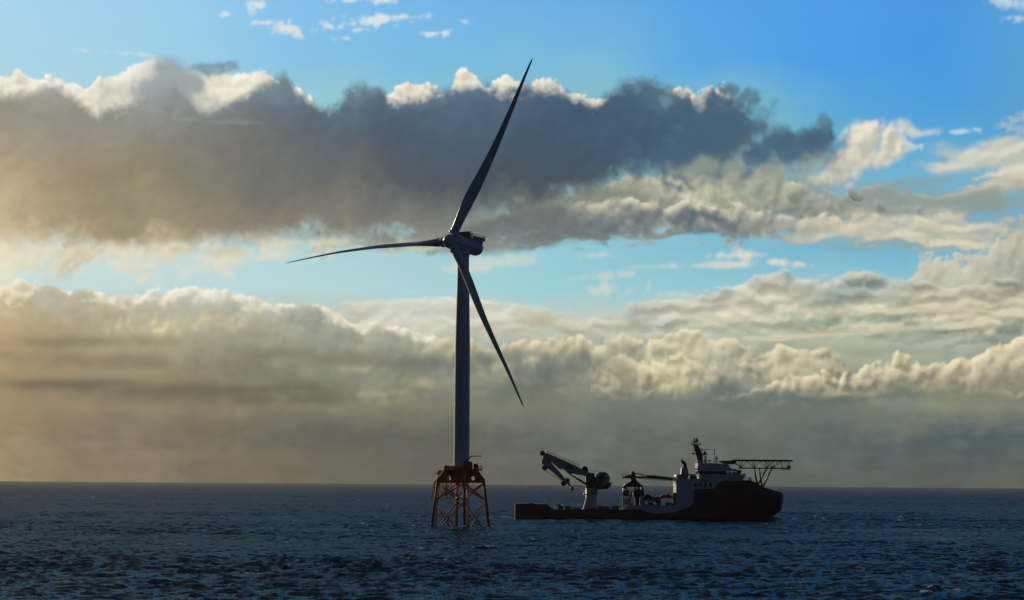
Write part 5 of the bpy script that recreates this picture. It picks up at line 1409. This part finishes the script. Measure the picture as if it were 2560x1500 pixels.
# sloping red stern frame
p = sp(1383, 1273, -9.0)
sf = MB()
for y in (0.0, 4.0):
    sf.tube((0, y, 0.1), (1.9, y, 2.3), 0.16, 0.16, 8).tube((1.9, y, 2.3), (4.2, y, 2.4), 0.16, 0.16, 8).tube((4.2, y, 2.4), (4.2, y, 0.1), 0.14, 0.14, 8)
sf.tube((1.9, 0, 2.3), (1.9, 4, 2.3), 0.14, 0.14, 8).tube((4.2, 0, 2.4), (4.2, 4, 2.4), 0.14, 0.14, 8).box((3.0, 2.0, 1.0), (2.0, 3.4, 1.9))
o = sf.build('launch_frame', M_HULL); o.location = S0 + Vector((p.x, -9.0, dkz)); tag(o, 'red sloping launch frame on deck ahead of the stern bulwark', 'frame')
# stern machinery showing above the bulwark
for (a0, a1, b, m, lb) in ((1322, 1331, 1257, M_HULL, 'dark red winch box showing above the stern bulwark'), (1331, 1336, 1260.5, M_RADOME, 'white drum glinting above the stern bulwark')):
    p, q = sp(a0, b, -6.0), sp(a1, 1273.6, -6.0)
    mb = MB()
    if m is M_HULL:
        mb.box((0, 0, (p.z - dkz) / 2), (q.x - p.x, 2.4, p.z - dkz)).tube((-1.2, -1, 1.2), (1.6, -1, p.z - dkz + 0.1), 0.15)
    else:
        mb.lathe([(-1.0, 0.3), (-0.9, 0.6), (0.9, 0.6), (1.0, 0.3)], (0, 0, p.z - dkz - 0.6), (0, 1, 0), 18).box((0, 0, (p.z - dkz - 0.6) / 2), (0.5, 1.2, p.z - dkz - 0.6))
    o = mb.build('winch' if m is M_HULL else 'rope_drum', m); o.location = S0 + Vector(((p.x + q.x) / 2, -6.0, dkz)); tag(o, lb, 'winch' if m is M_HULL else 'drum')
for (a, b, r, w, m, lb) in ((1620, 1245, 1.7, 1.1, M_BLACK, 'dark cable reel right of the midship crane legs, behind the workboat'), (1634, 1248, 1.3, 0.9, M_RUST, 'smaller rust brown cable reel behind the dark workboat')):
    q = sp(a, b, -2.0)
    rl = thing('cable_reel', S0 + Vector((q.x, -2.0, dkz)), lb, 'reel')
    zc = q.z - dkz
    MB().lathe([(-w, r), (-w + 0.12, r), (-w + 0.14, r * 0.6), (w - 0.14, r * 0.6), (w - 0.12, r), (w, r)], (0, 0, zc), (0, 1, 0), 24).build('drum', m, rl)
    for sy in (-1, 1):
        MB().tube((-r * 0.8, sy * (w + 0.15), 0), (0, sy * (w + 0.15), zc), 0.12, 0.12, 8).tube((r * 0.8, sy * (w + 0.15), 0), (0, sy * (w + 0.15), zc), 0.12, 0.12, 8).build('stand', M_YELL2, rl)
# red lifeboat, its orange davit, and a dark workboat
p, q = sp(1650, 1233, -6), sp(1682, 1251, -6)
L_ = q.x - p.x
boat = thing('lifeboat', S0 + Vector(((p.x + q.x) / 2, -6.0, q.z)), 'enclosed red lifeboat hanging aft of the white accommodation block', 'lifeboat')
rg = []
for t in np.linspace(-1, 1, 15):
    w_ = max(0.03, (1 - abs(t) ** 3.0)) ** 0.7
    rg.append([(t * L_ / 2, 1.45 * w_ * math.sin(a) * (0.75 if math.cos(a) < 0 else 1), 1.35 + (1.25 * w_ ** 0.4 if math.cos(a) < 0 else 0.35) * -math.cos(a) * -1 * (-1)) for a in np.linspace(0, 2 * math.pi, 17)[:-1]])
MB().loft(rg).build('hull', M_RED, boat)
MB().slab([(-L_ * 0.36, -1.15), (L_ * 0.3, -1.15), (L_ * 0.36, 0), (L_ * 0.3, 1.15), (-L_ * 0.36, 1.15)], 1.5, 2.6).box((L_ * 0.12, 0, 2.9), (L_ * 0.22, 1.5, 0.7)).build('canopy', M_RED, boat)
MB().tube((-1.0, 0, 2.6), (-1.0, 0, 6.2), 0.05, 0.04, 6).build('aerial', M_GALV, boat)
p, q = sp(1681.5, 1231, -6), sp(1692, 1250, -6)
dv = MB().prism([(0, 0), (0.2, q.z - q.z + 2.0), (-0.2, p.z - dkz - 0.6), (0.6, p.z - dkz), (1.9, p.z - dkz - 0.3), (1.9, 0), (1.0, 0), (1.0, 1.2)], -0.5, 0.5).prism([(0, 0), (-0.2, p.z - dkz - 0.6), (0.6, p.z - dkz), (1.9, p.z - dkz - 0.3), (1.9, 0)], -3.4, -2.4)
dv.box((1.0, -1.4, p.z - dkz - 1.2), (1.4, 2.0, 1.4)).build('davit', M_YELL2).location = S0 + Vector((p.x, -6.0, dkz))
dvo = bpy.data.objects['davit']; tag(dvo, 'orange-yellow davit between the red lifeboat and the white accommodation', 'davit')
p, q = sp(1611, 1252, -7), sp(1649, 1264, -7)
wl = q.x - p.x
wb = thing('workboat', S0 + Vector(((p.x + q.x) / 2, -7.0, dkz + 0.9)), 'small dark workboat stowed on deck below the second crane boom', 'boat')
rg = []
for t in np.linspace(-1, 1, 13):
    w_ = 1.0 if t < 0.2 else max(0.03, 1 - ((t - 0.2) / 0.8) ** 2.2)
    zk_ = 0.5 * max(0, (t - 0.3) / 0.7) ** 2
    rg.append([(t * wl / 2, -1.3 * w_, 1.5 + 0.3 * max(0, t)), (t * wl / 2, -1.0 * w_, 0.6 + zk_), (t * wl / 2, 0, zk_), (t * wl / 2, 1.0 * w_, 0.6 + zk_), (t * wl / 2, 1.3 * w_, 1.5 + 0.3 * max(0, t))])
MB().loft(rg, smooth=False).build('hull', M_BLACK, wb)
MB().box((-0.6, 0, 2.1), (2.2, 1.6, 1.3)).box((-0.6, 0, 2.85), (2.5, 1.9, 0.1)).build('cabin', M_RUST, wb)
MB().tube((0.6, 0, 1.5), (0.6, 0, 4.4), 0.06, 0.05, 6).tube((-2.2, 0.4, 1.5), (-2.2, 0.4, 3.6), 0.06, 0.05, 6).tube((0.6, 0, 2.2), (-2.2, 0.4, 2.2), 0.04, 0.04, 6).build('roll_bar', M_GALV, wb)
cr = MB()
for dx in (-wl * 0.3, wl * 0.22): cr.box((dx, 0, -0.2), (0.4, 2.2, 1.4))
cr.box((0, 0, -0.8), (wl * 0.6, 0.4, 0.2)).build('cradle', M_YELL2, wb)
deck_box('machinery_skid', 1664, 1683, 1256, -8.0, 2.6, M_RUST, 'rust brown machinery skid on deck under the red lifeboat', 'skid', False)
deck_box('machinery_skid', 1640, 1652, 1241, -5.0, 2.6, M_RUST, 'rust brown skid left of the lifeboat, behind the workboat', 'skid', False)
# ------------------------------------------------------------------ a second jacket without its turbine, far behind
DF = 2610.0
F0 = at(1106.5, 1249, DF); F0.z = 0
far = thing('jacket_foundation', F0, 'distant brown jacket foundation without a tower, seen behind the left jacket legs', 'foundation')


def fcorner(i, d, z):
    a = ROT + 0.25 + math.pi + i * math.pi / 2
    return Vector((d * math.cos(a), d * math.sin(a), z))


def fleg(i, z): return fcorner(i, 11.3 + (8.6 - 11.3) * z / 17.3, z)


for i in range(4):
    MB().tube(fleg(i, -5), fleg(i, 17.9), 0.6, 0.6, 12).build('leg', M_YEL, far)
for i in range(4):
    j = (i + 1) % 4
    for (za, zb_, zc, zd) in ((16.4, 9.9, 16.4, 9.9), (9.3, -4.5, 9.3, -4.5)):
        MB().tube(fleg(i, za), fleg(j, zb_), 0.3, 0.3, 8).build('brace', M_YEL, far)
        MB().tube(fleg(j, za), fleg(i, zb_), 0.3, 0.3, 8).build('brace', M_YEL, far)
fm_ = MB()
for a in (ROT + 0.25, ROT + 0.25 + math.pi / 2):
    R = Matrix.Rotation(a, 3, 'Z')
    o_ = [(-8.9, 16.4), (8.9, 16.4), (8.9, 17.3), (5.2, 23.5), (-5.2, 23.5), (-8.9, 17.3)]
    n = len(o_)
    fm_._add([R @ Vector((x, y, z)) for y in (-0.75, 0.75) for x, z in o_], [tuple(range(n)), tuple(reversed(range(n, 2 * n)))] + [(i, n + i, n + (i + 1) % n, (i + 1) % n) for i in range(n)])
fm_.lathe([(16.2, 3.2), (25.0, 3.2)], (0, 0, 0), (0, 0, 1), 24).build('transition_piece', M_YEL, far)
fp = MB().slab([(-7.2, -5.5), (6.5, -5.5), (6.5, 5.5), (-7.2, 5.5)], 24.0, 24.5)
fpo = fp.build('platform', M_YEL, far)
MB().rail([(-7.2, -5.5, 24.5), (6.5, -5.5, 24.5), (6.5, 5.5, 24.5), (-7.2, 5.5, 24.5)], 1.3, 0.1, 2.0, 3, True).build('railing', M_YEL, fpo)
MB().box((-1.5, 0, 26.3), (6.5, 5, 3.4)).box((-4.5, -2, 25.5), (1.5, 2, 2.0)).build('cover', M_YEL, far)
fl = MB()
for dx in (-0.6, 0.6): fl.tube((-10.9 + dx, -1.5, -3), (-9.2 + dx, -1.5, 15.5), 0.22, 0.22, 8)
for k in range(20): fl.tube((-11.3 + k * 0.1, -1.5, 0.5 + k * 0.75), (-10.1 + k * 0.1, -1.5, 0.5 + k * 0.75), 0.08, 0.08, 6)
fl.build('boat_landing', M_YEL, far)
# ------------------------------------------------------------------ thin sea haze: one even body of air round everything
hz_m = bpy.data.materials.new('haze_air')
hz_m.use_nodes = True
ht = hz_m.node_tree
ht.nodes.clear()
hv = ht.nodes.new('ShaderNodeVolumePrincipled')
hv.inputs['Color'].default_value = HAZE_COL
hv.inputs['Density'].default_value = HAZE_D
hv.inputs['Anisotropy'].default_value = HAZE_G
ho = ht.nodes.new('ShaderNodeOutputMaterial')
ht.links.new(hv.outputs[0], ho.inputs['Volume'])
haze = MB().box((0, 0, 98.0), (36000, 36000, 204.0)).build('haze', hz_m)
haze['kind'] = 'stuff'
